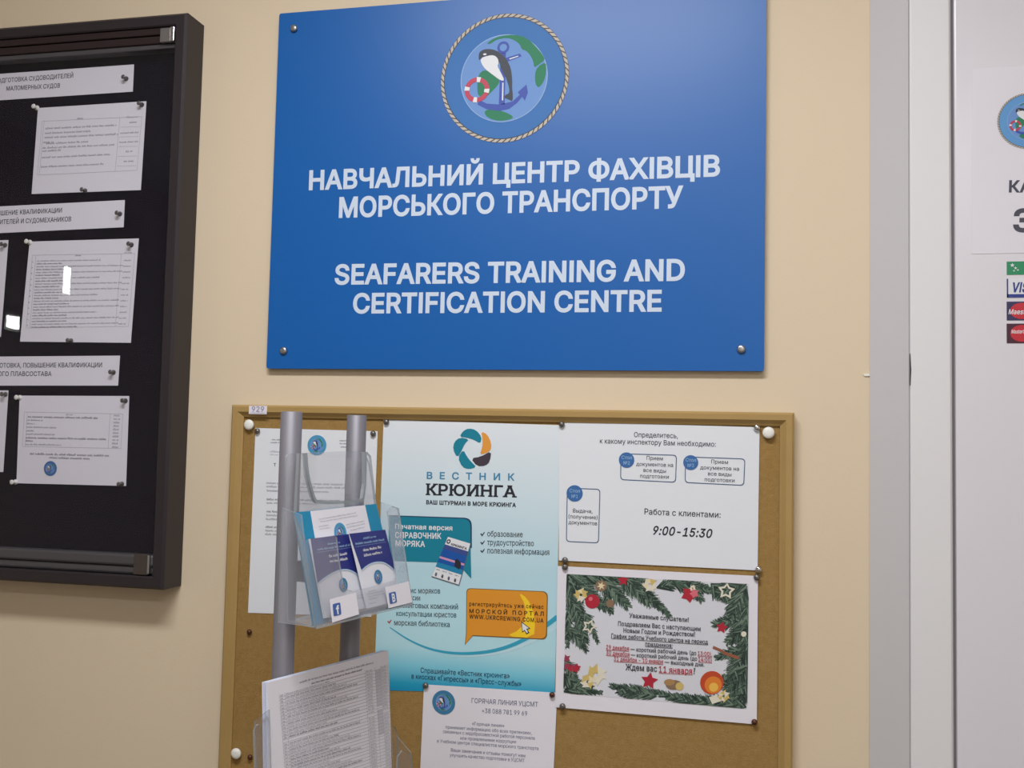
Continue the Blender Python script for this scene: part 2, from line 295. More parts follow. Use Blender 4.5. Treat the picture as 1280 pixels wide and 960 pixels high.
GLYPHS = """А480|16,0 201,509 276,509 463,0 395,0 287,302 264,372 232,478 245,478 213,371 191,302 85,0|110,142 110,199 370,199 370,142
Б449|60,0 60,509 364,509 364,452 125,452 125,295 242,295 290,291 332,278 365,256 390,228 406,192 411,151 406,108 390,71 365,41 332,18 290,5 242,0|125,56 240,56 286,63 320,81 340,111 347,151 340,188 320,216 286,233 240,239 125,239
В456|60,0 60,509 241,509 289,504 329,491 359,469 381,442 394,410 398,374 395,344 387,320 373,301 356,286 315,267 315,262 339,257 363,245 385,227 402,203 414,173 418,136 413,100 400,67 377,39 344,18 301,4 247,0|125,57 245,57 296,63 330,80 349,105 355,137 352,161 342,184 327,203 306,218 279,228 248,231 125,231|125,285 238,285 265,288 288,296 308,309 323,326 333,348 336,372 330,403 313,429 283,446 240,452 125,452
Г401|370,509 370,452 125,452 125,0 60,0 60,509
Д569|32,-109 32,57 73,57 97,86 117,132 133,199 145,294 162,509 480,509 480,57 537,57 537,-109 475,-109 475,0 94,0 94,-109|147,57 416,57 416,452 221,452 208,294 196,194 176,111 163,80
Е419|60,0 60,509 372,509 372,452 125,452 125,286 355,286 355,229 125,229 125,57 375,57 375,0
Ж668|366,509 366,0 302,0 302,509|18,0 183,265 32,509 110,509 241,283 429,283 559,509 636,509 486,264 650,0 576,0 439,226 229,226 91,0
З431|216,-7 169,-2 127,11 92,31 66,59 48,93 42,132 107,132 112,108 123,88 140,71 161,60 187,52 215,50 246,53 272,61 295,74 312,92 323,114 326,139 323,165 312,188 295,207 272,221 242,230 207,233 166,233 166,289 207,289 235,291 260,299 281,312 296,329 305,351 309,375 306,399 297,420 284,437 265,449 243,457 216,460 191,457 167,450 146,438 130,422 119,402 115,378 53,378 59,417 76,450 102,478 135,498 174,511 217,516 262,511 300,497 330,475 353,446 367,414 372,378 366,339 349,306 322,280 287,264 287,260 317,252 342,238 363,219 378,196 387,169 390,139 384,99 367,64 341,35 306,12 264,-2
И523|463,0 398,0 398,291 399,328 402,384 404,454 416,452 376,381 346,331 321,290 137,0 60,0 60,509 125,509 125,195 124,157 123,108 118,54 110,55 136,107 161,151 180,183 388,509 463,509
Й523|463,0 398,0 398,291 399,328 402,384 404,454 416,452 376,381 346,331 321,290 137,0 60,0 60,509 125,509 125,195 124,157 123,108 118,54 110,55 136,107 161,151 180,183 388,509 463,509|262,562 236,566 212,575 192,590 177,610 167,633 164,659 208,659 212,637 223,621 241,609 262,606 284,609 301,621 312,637 316,659 361,659 358,633 348,610 333,590 313,575 289,566
К467|60,0 60,509 125,509 125,287 196,287 362,509 440,509 251,262 449,0 371,0 199,231 125,231 125,0
Л520|32,0 32,57 45,57 67,59 84,66 97,80 107,103 119,181 146,509 460,509 460,0 395,0 395,452 205,452 182,175 170,97 161,67 147,42 131,24 109,10 83,3 51,0
М628|60,0 60,509 152,509 277,187 287,159 299,123 311,84 322,49 307,49 318,83 330,121 342,158 352,187 476,509 568,509 568,0 504,0 504,291 504,327 505,369 506,413 507,457 513,457 498,409 482,363 467,322 456,291 342,0 286,0 170,291 159,321 145,361 129,408 112,457 119,457 120,416 121,372 122,328 122,291 122,0
Н517|60,0 60,509 125,509 125,289 392,289 392,509 457,509 457,0 392,0 392,232 125,232 125,0
О533|267,-7 205,1 150,25 105,63 70,115 48,179 40,254 48,329 70,393 105,445 150,484 205,508 267,516 329,508 384,484 429,445 464,393 486,329 493,254 486,179 464,115 429,63 384,25 329,1|267,53 310,59 349,76 383,105 408,144 425,194 430,254 425,314 408,365 383,404 349,433 310,450 267,456 223,450 184,433 151,404 125,364 109,314 103,254 109,194 125,144 151,105 184,76 223,59
П517|457,509 457,0 392,0 392,452 125,452 125,0 60,0 60,509
Р445|60,0 60,509 235,509 289,503 332,487 366,462 390,430 404,391 409,348 404,304 390,265 366,233 332,207 289,191 235,186 109,186 109,242 233,242 269,246 297,256 318,272 333,294 342,319 344,348 342,376 333,402 318,423 297,439 268,449 232,452 125,452 125,0
С510|267,-7 205,1 150,25 104,63 70,115 48,179 40,254 48,329 70,393 104,445 150,484 205,508 267,516 305,513 340,504 373,490 402,471 427,447 448,418 463,385 473,348 408,348 401,373 389,395 357,428 315,449 267,456 223,450 184,432 150,403 125,364 109,314 103,254 109,194 125,145 151,105 184,76 223,59 267,53 315,60 357,81 389,114 408,160 473,160 463,124 448,91 428,62 402,38 373,19 341,5 305,-4
Т449|32,452 32,509 417,509 417,452 257,452 257,0 193,0 193,452
У437|87,0 87,57 122,57 145,59 163,65 176,76 185,92 195,116 16,509 87,509 154,357 185,282 209,215 232,149 214,149 248,245 290,357 351,509 420,509 244,84 220,40 204,24 184,11 156,3 121,0
Ф578|267,37 202,43 146,63 101,95 68,139 47,192 40,254 47,317 68,370 101,413 146,446 202,466 267,472 311,472 376,466 431,446 476,413 510,370 530,317 537,254 530,192 510,139 476,95 431,63 376,43 311,37|269,96 308,96 358,101 399,114 432,137 456,168 470,207 475,254 470,301 456,341 432,372 399,395 358,408 308,413 269,413 220,408 179,395 146,372 122,341 108,301 103,254 108,207 122,168 146,137 179,114 220,101|257,-29 257,538 321,538 321,-29
Х474|18,0 217,284 217,236 29,509 104,509 178,400 204,361 223,329 243,292 232,292 252,329 272,361 298,400 374,509 446,509 259,239 259,287 456,0 382,0 292,129 268,165 250,195 230,231 244,231 225,196 206,166 182,129 91,0
Ц502|442,0 60,0 60,509 125,509 125,57 378,57 378,509 442,509|430,-109 430,0 405,0 405,56 492,56 491,-109
Ч487|223,190 174,194 132,207 98,229 73,260 58,301 53,352 53,509 117,509 117,353 125,305 149,272 186,253 231,247 272,251 311,261 347,278 382,299 382,236 347,217 310,203 269,193|362,0 362,509 427,509 427,0
Ш666|60,509 125,509 125,57 301,57 301,509 365,509 365,57 542,57 542,509 606,509 606,0 60,0
Щ676|60,509 125,509 125,57 301,57 301,509 365,509 365,57 542,57 542,509 606,509 606,0 60,0|595,-109 595,0 569,0 569,56 656,56 656,-109
Ъ568|32,454 32,509 188,509 188,454|224,308 363,308 412,303 454,289 488,267 513,237 529,200 534,157 529,112 513,73 488,42 454,19 412,5 363,0 177,0 177,509 241,509 241,56 362,56 407,63 441,83 463,115 470,157 467,184 457,207 441,226 420,240 393,248 362,251 224,251
Ы612|108,308 246,308 295,303 337,289 371,267 397,237 412,200 418,157 412,112 397,73 372,42 337,19 295,5 246,0 60,0 60,509 125,509 125,56 246,56 290,63 325,83 346,115 354,157 350,184 340,207 324,226 303,240 277,248 246,251 108,251|552,509 552,0 487,0 487,509
Ь452|108,308 246,308 295,303 337,289 371,267 397,237 412,200 418,157 412,112 397,73 372,42 337,19 295,5 246,0 60,0 60,509 125,509 125,56 246,56 290,63 325,83 346,115 354,157 350,184 340,207 324,226 303,240 277,248 246,251 108,251
Э510|243,-7 205,-4 169,5 137,19 108,38 83,62 62,91 47,124 37,160 102,160 121,114 153,80 195,60 243,53 287,59 327,76 360,105 385,145 401,194 407,254 401,314 385,364 360,404 327,432 287,450 243,456 195,449 153,428 121,395 109,373 102,348 37,348 47,385 62,418 83,447 108,471 137,490 170,504 205,513 243,516 305,508 360,484 406,445 441,393 462,329 470,254 462,179 440,116 406,64 360,25 305,1|194,231 194,288 429,288 429,231
Ю708|233,284 233,229 91,229 91,284|125,509 125,0 60,0 60,509|442,-7 380,1 325,25 280,63 245,115 222,179 215,254 222,329 245,393 280,445 325,484 380,508 442,516 504,508 558,484 604,445 639,393 661,329 668,254 661,179 639,115 604,63 558,25 504,1|442,53 485,59 524,76 557,105 583,144 600,194 605,254 600,314 583,365 557,404 524,433 485,450 442,456 398,450 359,433 326,404 300,364 284,314 278,254 284,194 300,144 326,105 359,76 398,59
Я449|389,0 324,0 324,452 216,452 180,449 152,440 130,425 115,405 107,380 104,352 107,324 115,300 130,281 152,267 180,258 216,255 353,255 353,198 213,198 160,203 116,217 83,240 59,271 44,309 40,352 44,395 59,433 82,465 116,489 159,504 213,509 389,509|96,0 22,0 146,229 219,229
І300|31,0 31,57 118,57 118,452 31,452 31,509 269,509 269,452 183,452 183,57 269,57 269,0
Є510|267,-7 205,1 150,25 104,63 70,115 48,179 40,254 48,329 70,393 104,445 150,484 205,508 267,516 305,513 340,504 373,490 402,471 427,447 448,418 463,385 473,348 408,348 401,373 389,395 357,428 315,449 267,456 223,450 184,432 150,404 125,364 109,314 103,254 109,194 125,145 150,105 184,76 223,59 267,53 315,60 357,80 389,114 408,160 473,160 463,124 448,91 428,62 402,38 373,19 341,5 305,-4|81,231 81,288 316,288 316,231
а389|160,-9 126,-5 94,5 68,22 48,45 35,73 30,108 34,138 43,161 58,179 78,193 125,211 178,220 234,227 265,235 273,243 276,255 276,257 273,279 267,297 256,311 240,322 220,329 196,331 171,329 149,322 118,301 100,274 41,291 57,322 79,346 104,364 133,375 163,382 194,384 239,379 286,360 306,343 322,320 333,290 337,251 337,0 277,0 277,52 272,52 252,25 215,1 190,-6|170,45 202,49 228,59 248,74 263,93 272,115 276,138 276,190 259,182 231,176 200,171 175,168 134,159 117,150 103,139 95,124 92,105 94,87 102,72 114,61 130,52
б411|208,-8 161,-2 119,15 84,44 57,82 40,129 34,185 34,198 41,301 50,342 62,376 79,403 101,426 127,443 159,455 196,463 238,468 273,475 290,488 294,509 349,509 346,483 338,461 324,444 304,431 275,422 238,417 192,411 155,401 127,383 107,356 93,318 85,266 86,266 99,291 118,314 141,334 167,350 197,360 229,363 269,357 304,339 334,311 357,274 372,230 377,181 372,130 355,84 329,46 295,17 254,-2|208,46 240,50 266,62 287,81 303,108 313,140 316,178 313,216 304,249 289,275 268,294 242,306 211,310 179,305 151,293 128,272 110,245 99,213 96,175 99,140 109,109 126,82 148,62 176,50
в392|53,0 53,379 208,379 264,372 307,352 334,320 343,278 339,248 324,226 300,209 270,199 312,185 330,171 345,152 355,130 358,102 354,75 343,50 325,29 300,13 269,3 232,0|111,56 232,56 259,59 279,70 291,86 295,108 291,133 279,153 259,165 232,169 111,169|111,220 209,220 239,224 263,234 277,251 282,273 277,294 262,310 239,320 208,324 111,324
г304|290,379 290,323 114,323 114,0 53,0 53,379
д427|13,-110 13,56 44,56 65,82 79,116 90,164 98,231 110,379 356,379 356,56 414,56 414,-110 353,-110 353,0 74,0 74,-110|114,56 295,56 295,323 166,323 157,231 143,127 131,87
е404|212,-8 161,-2 117,16 82,46 56,85 40,132 34,187 39,242 55,290 81,329 115,359 157,378 205,384 236,382 266,374 294,361 319,341 341,315 357,282 368,242 371,194 371,169 75,169 75,221 338,221 310,202 307,237 298,269 283,294 263,314 237,326 205,330 173,326 146,313 125,294 109,270 99,241 96,211 96,178 100,139 110,106 128,80 151,61 179,50 212,46 254,53 285,73 306,105 365,91 353,63 335,39 311,19 283,4 249,-5
ж563|21,0 174,193 23,379 95,379 221,218 252,218 252,379 313,379 313,218 342,218 468,379 541,379 390,193 543,0 469,0 342,162 313,162 313,0 252,0 252,162 223,162 95,0
з343|171,-4 134,-1 101,8 73,23 51,43 37,67 31,95 94,95 100,76 117,61 142,51 171,47 202,52 227,65 243,84 249,109 243,134 226,154 198,167 163,171 138,171 138,217 163,217 193,221 217,233 233,252 238,276 234,299 220,318 199,330 173,334 145,330 122,319 105,303 99,281 40,281 45,310 59,335 80,356 107,371 138,381 173,384 209,380 239,370 264,353 283,332 294,307 298,279 293,249 277,224 254,207 225,197 225,194 263,183 291,164 307,137 313,104 308,75 294,48 273,26 244,10 210,-1
и411|358,0 296,0 296,274 293,274 111,0 53,0 53,379 114,379 114,104 118,104 300,379 358,379
й411|358,0 296,0 296,274 293,274 111,0 53,0 53,379 114,379 114,104 118,104 300,379 358,379|205,433 179,436 155,446 135,461 120,481 110,504 107,529 151,529 155,508 166,491 184,480 205,476 227,480 244,491 255,508 259,529 304,529 301,504 291,481 276,461 256,446 232,436
к376|53,0 53,379 114,379 114,215 152,215 288,379 366,379 213,196 368,0 290,0 167,159 114,159 114,0
л400|6,0 6,56 20,56 48,63 59,72 67,86 78,133 84,211 91,379 348,379 348,0 286,0 286,323 149,323 143,189 138,132 129,84 115,47 94,21 65,5 27,0
м535|53,0 53,379 144,379 232,168 246,132 257,100 265,70 273,41 263,41 270,69 278,100 289,132 303,168 390,379 482,379 482,0 421,0 421,197 421,237 422,276 422,315 423,354 430,354 415,300 399,252 377,198 294,0 240,0 156,198 135,252 118,300 102,354 111,354 112,318 113,279 113,238 113,197 113,0
н409|309,223 309,167 99,167 99,223|114,379 114,0 53,0 53,379|356,379 356,0 295,0 295,379
о415|207,-8 159,-2 117,16 82,46 56,85 40,133 34,187 40,243 56,291 82,330 117,360 159,378 207,384 256,378 299,360 333,330 359,291 376,243 381,187 376,133 359,85 333,46 299,16 256,-2|207,46 242,51 270,66 292,89 307,117 316,151 319,187 316,224 307,258 292,287 270,310 242,325 207,330 173,325 145,310 124,287 108,258 99,224 96,187 99,151 108,117 124,89 145,66 173,51
п408|355,379 355,0 294,0 294,323 114,323 114,0 53,0 53,379
р424|53,-143 53,379 112,379 112,319 118,319 137,346 171,373 197,381 229,384 274,378 313,361 345,332 370,293 385,245 390,189 385,133 370,84 346,45 313,16 274,-2 229,-8 198,-5 173,4 138,31 118,59 114,59 114,-143|220,47 253,51 279,66 301,88 316,117 325,151 328,189 325,227 316,261 301,290 280,311 253,325 220,330 188,325 161,312 140,291 125,263 116,229 113,189 116,150 125,115 140,86 162,65 188,51
с396|207,-8 159,-2 117,16 82,46 56,85 40,133 34,187 40,243 56,291 82,330 117,360 159,378 207,384 260,377 305,356 340,322 362,277 303,262 290,289 270,311 242,325 207,330 173,325 145,310 124,287 108,258 99,224 96,187 99,151 108,117 124,89 145,66 173,51 207,46 243,52 271,66 292,89 304,117 363,102 354,78 341,56 306,21 261,-1
т325|132,0 132,325 6,325 6,379 319,379 319,325 193,325 193,0
у389|47,-139 61,-86 71,-87 104,-89 118,-84 130,-74 141,-58 151,-36 163,-1 17,379 84,379 165,155 187,87 206,21 184,21 202,87 224,155 305,379 371,379 204,-58 177,-107 159,-124 139,-136 117,-143 91,-145 65,-143
ф477|208,-8 159,-2 117,16 82,46 56,85 40,133 34,187 40,243 56,291 82,330 117,360 159,378 208,384 269,384 318,378 360,360 395,330 421,291 438,243 443,187 438,133 421,85 395,46 360,16 318,-2 269,-8|208,43 269,43 304,48 332,64 354,87 370,117 379,151 382,187 379,225 370,260 354,290 332,314 304,330 269,335 208,335 173,330 145,314 123,290 108,260 98,225 95,187 98,151 108,117 123,87 145,64 173,48|208,-143 208,509 269,509 269,-143
х379|21,0 171,218 171,171 29,379 100,379 147,306 179,253 207,206 175,206 202,253 233,306 282,379 352,379 209,169 209,214 358,0 287,0 231,85 200,136 173,182 205,182 178,136 148,85 91,0
ц415|53,0 53,379 114,379 114,56 294,56 294,379 355,379 355,0|344,-109 344,0 318,0 318,56 405,56 405,-109
ч401|198,118 138,127 92,153 62,197 53,258 53,379 114,379 114,258 120,221 138,195 165,180 198,175 264,182 324,199 324,143 285,130 244,122|287,0 287,379 348,379 348,0
ш572|53,379 114,379 114,56 255,56 255,379 316,379 316,56 458,56 458,379 519,379 519,0 53,0
щ582|53,379 114,379 114,56 255,56 255,379 316,379 316,56 458,56 458,379 519,379 519,0 53,0|508,-109 508,0 482,0 482,56 569,56 569,-109
ъ448|6,329 6,379 140,379 140,329|165,244 275,244 316,240 350,228 378,210 398,186 410,156 414,123 410,90 398,61 378,36 350,16 316,4 275,0 113,0 113,379 174,379 174,56 274,56 306,61 330,74 347,95 352,121 347,148 330,169 306,183 274,187 165,187
ы511|104,244 214,244 256,240 290,228 317,210 337,186 349,156 353,123 349,90 337,61 317,36 290,16 255,4 214,0 53,0 53,379 114,379 114,56 214,56 245,61 270,74 286,95 292,121 286,148 270,169 245,183 214,187 104,187|397,0 397,379 458,379 458,0
ь388|104,244 214,244 256,240 290,228 317,210 337,186 349,156 353,123 349,90 337,61 317,36 290,16 255,4 214,0 53,0 53,379 114,379 114,56 214,56 245,61 270,74 286,95 292,121 286,148 270,169 245,183 214,187 104,187
э396|188,-8 135,-1 89,21 55,56 33,102 91,117 104,89 125,66 153,52 188,46 223,51 251,66 272,89 287,117 296,151 299,187 296,224 287,258 272,287 251,310 223,325 188,330 154,325 126,311 105,289 93,262 34,277 56,322 91,356 136,377 188,384 237,378 279,360 314,330 340,291 356,243 362,187 356,133 340,85 314,46 279,16 237,-2|309,163 132,163 132,218 309,218
ю585|53,0 53,379 111,379 111,0|97,162 97,217 235,217 235,162|377,-8 328,-2 286,16 251,46 226,85 209,133 204,187 209,243 226,291 251,330 286,360 328,378 377,384 426,378 468,360 503,330 529,291 545,243 550,187 545,133 529,85 503,46 468,16 426,-2|377,46 412,51 440,66 461,89 477,117 486,151 489,187 486,224 477,258 461,287 440,310 412,325 377,330 343,325 315,310 293,287 278,258 269,224 266,187 269,151 278,117 293,89 315,66 343,51
я385|332,0 271,0 271,326 184,326 142,322 114,309 98,288 93,259 98,231 114,211 143,198 184,194 298,194 298,142 180,142 115,150 68,174 41,211 32,259 41,308 68,346 115,371 180,379 332,379|85,0 15,0 122,172 190,172
і167|53,0 53,379 114,379 114,0|84,443 67,446 54,455 44,468 41,483 44,499 54,512 67,521 84,524 100,521 114,512 123,499 126,483 123,468 114,455 100,446
ї167|53,0 53,379 114,379 114,0|156,443 140,446 127,455 118,468 115,483 118,499 127,512 140,520 156,523 171,520 184,512 193,499 196,483 193,468 184,455 171,446|12,443 -4,446 -17,455 -26,468 -29,483 -26,499 -17,512 -4,520 12,523 27,520 40,512 49,499 52,483 49,468 40,455 27,446
A480|16,0 201,509 276,509 463,0 395,0 287,302 264,372 232,478 245,478 213,371 191,302 85,0|110,142 110,199 370,199 370,142
B456|60,0 60,509 241,509 289,504 329,491 359,469 381,442 394,410 398,374 395,344 387,320 373,301 356,286 315,267 315,262 339,257 363,245 385,227 402,203 414,173 418,136 413,100 400,67 377,39 344,18 301,4 247,0|125,57 245,57 296,63 330,80 349,105 355,137 352,161 342,184 327,203 306,218 279,228 248,231 125,231|125,285 238,285 265,288 288,296 308,309 323,326 333,348 336,372 330,403 313,429 283,446 240,452 125,452
C510|267,-7 205,1 150,25 104,63 70,115 48,179 40,254 48,329 70,393 104,445 150,484 205,508 267,516 305,513 340,504 373,490 402,471 427,447 448,418 463,385 473,348 408,348 401,373 389,395 357,428 315,449 267,456 223,450 184,432 150,403 125,364 109,314 103,254 109,194 125,145 151,105 184,76 223,59 267,53 315,60 357,81 389,114 408,160 473,160 463,124 448,91 428,62 402,38 373,19 341,5 305,-4
D502|219,0 96,0 96,57 215,57 272,63 318,81 354,110 379,149 394,198 399,255 394,312 379,361 354,399 320,428 275,446 221,452 93,452 93,509 225,509 294,501 353,478 399,441 433,391 455,329 462,255 455,181 433,119 398,68 351,31 291,8|125,509 125,0 60,0 60,509
E419|60,0 60,509 372,509 372,452 125,452 125,286 355,286 355,229 125,229 125,57 375,57 375,0
F410|60,0 60,509 369,509 369,452 125,452 125,278 346,278 346,221 125,221 125,0
G520|269,-7 205,1 149,25 104,64 69,116 47,179 40,254 47,329 69,393 103,445 149,484 203,508 265,516 304,513 340,504 374,489 403,469 429,445 449,416 465,384 474,349 408,349 387,393 356,427 315,448 265,456 222,450 183,432 150,404 125,364 109,314 103,254 109,194 125,145 151,105 184,76 224,59 269,53 309,57 345,71 374,93 396,123 410,160 415,202 434,199 283,199 283,256 478,256 478,200 471,141 451,91 419,50 377,19 326,0
I300|31,0 31,57 118,57 118,452 31,452 31,509 269,509 269,452 183,452 183,57 269,57 269,0
K467|104,145 104,216 139,261 174,303 212,344 364,509 448,509 231,276 228,276|60,0 60,509 125,509 125,334 124,225 125,193 125,0|372,0 188,259 228,309 449,0
M628|60,0 60,509 152,509 277,187 287,159 299,123 311,84 322,49 307,49 318,83 330,121 342,158 352,187 476,509 568,509 568,0 504,0 504,291 504,327 505,369 506,413 507,457 513,457 498,409 482,363 467,322 456,291 342,0 286,0 170,291 159,321 145,361 129,408 112,457 119,457 120,416 121,372 122,328 122,291 122,0
N523|60,0 60,509 136,509 343,183 363,151 388,107 414,55 405,54 401,108 399,157 399,195 399,509 463,509 463,0 387,0 202,290 177,331 148,381 108,452 119,454 122,384 124,328 125,291 125,0
O533|267,-7 205,1 150,25 105,63 70,115 48,179 40,254 48,329 70,393 105,445 150,484 205,508 267,516 329,508 384,484 429,445 464,393 486,329 493,254 486,179 464,115 429,63 384,25 329,1|267,53 310,59 349,76 383,105 408,144 425,194 430,254 425,314 408,365 383,404 349,433 310,450 267,456 223,450 184,433 151,404 125,364 109,314 103,254 109,194 125,144 151,105 184,76 223,59
R449|60,0 60,509 236,509 290,504 333,489 367,465 390,433 405,395 409,352 405,309 390,271 367,240 333,217 289,203 236,198 96,198 96,255 234,255 269,258 298,267 319,281 334,300 342,324 345,352 342,380 334,405 319,425 298,440 269,449 233,452 125,452 125,0|353,0 230,229 303,229 428,0
S447|224,-9 172,-4 128,9 91,31 64,60 46,96 38,137 104,137 110,110 123,88 142,71 166,59 194,52 224,49 257,52 286,60 311,74 329,92 341,114 346,139 342,161 332,179 316,193 296,205 245,222 184,239 128,260 86,289 60,326 52,372 58,413 75,448 102,476 138,498 180,511 227,516 275,511 316,498 351,476 377,449 394,415 401,378 337,378 326,412 302,437 267,453 225,459 194,456 167,448 145,435 129,418 118,398 115,376 119,352 131,334 148,319 169,308 212,293 264,279 312,264 359,238 379,220 395,198 405,171 408,139 403,99 386,64 360,34 323,11 278,-4
T449|32,452 32,509 417,509 417,452 257,452 257,0 193,0 193,452
U517|259,-8 203,-2 154,15 114,43 85,80 66,124 60,173 60,509 124,509 124,178 128,144 141,113 160,87 187,68 220,56 259,52 298,56 331,68 357,87 377,113 389,144 393,178 393,509 457,509 457,173 451,124 433,80 403,43 363,15 315,-2
V480|204,0 16,509 84,509 192,206 215,137 248,31 235,31 267,138 290,206 395,509 463,509 278,0
W686|155,0 16,509 82,509 163,196 175,145 187,94 197,40 189,40 200,94 211,145 224,196 306,509 380,509 462,196 474,145 486,94 497,40 488,40 499,94 510,145 523,196 603,509 670,509 530,0 455,0 368,323 351,391 336,475 350,475 335,395 318,323 230,0
a389|160,-9 126,-5 94,5 68,22 48,45 35,73 30,108 34,138 43,161 58,179 78,193 125,211 178,220 234,227 265,235 273,243 276,255 276,257 273,279 267,297 256,311 240,322 220,329 196,331 171,329 149,322 118,301 100,274 41,291 57,322 79,346 104,364 133,375 163,382 194,384 239,379 286,360 306,343 322,320 333,290 337,251 337,0 277,0 277,52 272,52 252,25 215,1 190,-6|170,45 202,49 228,59 248,74 263,93 272,115 276,138 276,190 259,182 231,176 200,171 175,168 134,159 117,150 103,139 95,124 92,105 94,87 102,72 114,61 130,52
b424|229,-8 198,-5 172,4 138,31 118,59 112,59 112,0 53,0 53,509 114,509 114,319 118,319 137,346 171,373 197,381 229,384 274,378 313,361 345,332 370,293 385,245 390,189 385,133 370,84 346,45 313,16 274,-2|220,47 253,51 279,66 301,88 316,117 325,151 328,189 325,227 316,261 301,290 280,311 253,325 220,330 188,325 161,312 140,291 125,263 116,229 113,189 116,150 125,115 140,86 162,65 188,51
c396|207,-8 159,-2 117,16 82,46 56,85 40,133 34,187 40,243 56,291 82,330 117,360 159,378 207,384 260,377 305,356 340,322 362,277 303,262 290,289 270,311 242,325 207,330 173,325 145,310 124,287 108,258 99,224 96,187 99,151 108,117 124,89 145,66 173,51 207,46 243,52 271,66 292,89 304,117 363,102 354,78 341,56 306,21 261,-1
d424|195,-8 151,-2 111,16 79,45 55,84 39,133 34,189 39,245 55,293 79,332 112,361 151,378 196,384 228,381 253,373 287,346 306,319 311,319 311,509 372,509 372,0 313,0 313,59 307,59 287,31 252,4 227,-5|205,47 236,51 263,65 284,86 299,115 309,150 312,189 309,229 300,263 284,291 263,312 237,325 205,330 172,325 145,311 124,290 108,261 99,227 96,189 99,151 109,117 124,88 145,66 172,51
e404|212,-8 161,-2 117,16 82,46 56,85 40,132 34,187 39,242 55,290 81,329 115,359 157,378 205,384 236,382 266,374 294,361 319,341 341,315 357,282 368,242 371,194 371,169 75,169 75,221 338,221 310,202 307,237 298,269 283,294 263,314 237,326 205,330 173,326 146,313 125,294 109,270 99,241 96,211 96,178 100,139 110,106 128,80 151,61 179,50 212,46 254,53 285,73 306,105 365,91 353,63 335,39 311,19 283,4 249,-5
f254|228,379 228,327 6,327 6,379|81,0 81,432 84,461 96,486 113,505 135,519 161,527 187,530 222,527 243,521 227,468 215,472 195,474 171,470 154,460 145,443 142,419 142,0
g425|207,-151 168,-148 134,-140 105,-127 82,-110 64,-91 51,-69 101,-41 122,-66 154,-88 178,-95 207,-97 249,-92 282,-75 304,-47 311,-6 311,68 306,68 287,41 252,16 227,8 195,5 152,10 113,27 80,53 55,90 39,136 34,191 39,246 55,293 80,332 112,361 152,378 196,384 228,382 253,373 288,346 308,319 313,319 313,379 372,379 372,-9 367,-54 350,-90 324,-117 291,-136 251,-147|205,59 237,63 264,75 285,95 300,121 309,154 312,193 309,231 300,264 285,291 264,312 237,325 205,330 172,325 145,312 124,290 109,262 99,229 96,193 99,155 109,123 124,96 145,76 172,63
h410|114,227 114,0 53,0 53,509 114,509 114,287 102,287 124,332 152,362 187,379 227,384 264,380 295,369 321,349 341,321 353,285 357,240 357,0 296,0 296,235 290,275 273,304 246,323 210,329 184,326 161,317 141,303 126,283 117,257
i167|53,0 53,379 114,379 114,0|84,443 67,446 54,455 44,468 41,483 44,499 54,512 67,521 84,524 100,521 114,512 123,499 126,483 123,468 114,455 100,446
l189|139,-2 101,3 74,20 58,47 53,84 53,509 114,509 114,99 115,77 120,62 130,54 146,52 160,53 170,54 181,3 162,-1
m610|53,0 53,379 112,379 112,295 108,295 118,323 132,346 151,363 172,376 195,384 219,386 257,380 287,361 309,331 321,295 312,295 322,321 337,343 357,361 381,375 407,383 437,386 468,383 497,372 522,354 541,328 553,296 557,255 557,0 496,0 496,254 490,289 473,313 447,326 419,330 395,328 374,320 358,307 345,290 338,270 335,247 335,0 274,0 274,260 269,288 253,311 229,326 199,330 178,328 158,320 140,307 126,289 117,266 114,238 114,0
n410|114,227 114,0 53,0 53,379 112,379 112,287 102,287 124,332 152,362 187,379 227,384 264,380 295,369 321,349 341,321 353,285 357,240 357,0 296,0 296,235 290,275 273,304 246,323 210,329 184,326 161,317 141,303 126,283 117,257
o415|207,-8 159,-2 117,16 82,46 56,85 40,133 34,187 40,243 56,291 82,330 117,360 159,378 207,384 256,378 299,360 333,330 359,291 376,243 381,187 376,133 359,85 333,46 299,16 256,-2|207,46 242,51 270,66 292,89 307,117 316,151 319,187 316,224 307,258 292,287 270,310 242,325 207,330 173,325 145,310 124,287 108,258 99,224 96,187 99,151 108,117 124,89 145,66 173,51
p424|53,-143 53,379 112,379 112,319 118,319 137,346 171,373 197,381 229,384 274,378 313,361 345,332 370,293 385,245 390,189 385,133 370,84 346,45 313,16 274,-2 229,-8 198,-5 173,4 138,31 118,59 114,59 114,-143|220,47 253,51 279,66 301,88 316,117 325,151 328,189 325,227 316,261 301,290 280,311 253,325 220,330 188,325 161,312 140,291 125,263 116,229 113,189 116,150 125,115 140,86 162,65 188,51
r259|53,0 53,379 112,379 112,321 115,321 130,347 152,367 181,380 213,385 229,384 243,384 243,322 230,324 207,326 182,323 159,315 140,301 126,284 117,262 114,237 114,0
s365|182,-8 145,-5 112,3 84,18 62,38 45,63 36,94 94,107 105,79 124,60 150,49 181,45 217,50 244,62 262,81 268,103 265,121 254,136 237,147 212,155 149,170 104,186 72,208 53,237 47,274 51,305 65,332 87,354 115,370 149,381 187,384 223,381 254,372 279,358 299,339 314,316 324,290 268,277 258,298 243,316 219,328 187,333 156,329 131,317 114,299 109,277 112,258 124,243 144,232 172,223 229,209 275,194 306,171 325,142 331,107 326,75 312,47 290,24 260,6 223,-5
t227|204,379 204,327 6,327 6,379|65,471 126,471 126,98 128,76 136,61 150,53 170,50 185,51 202,54 213,2 192,-3 168,-4 125,2 92,21 72,52 65,93
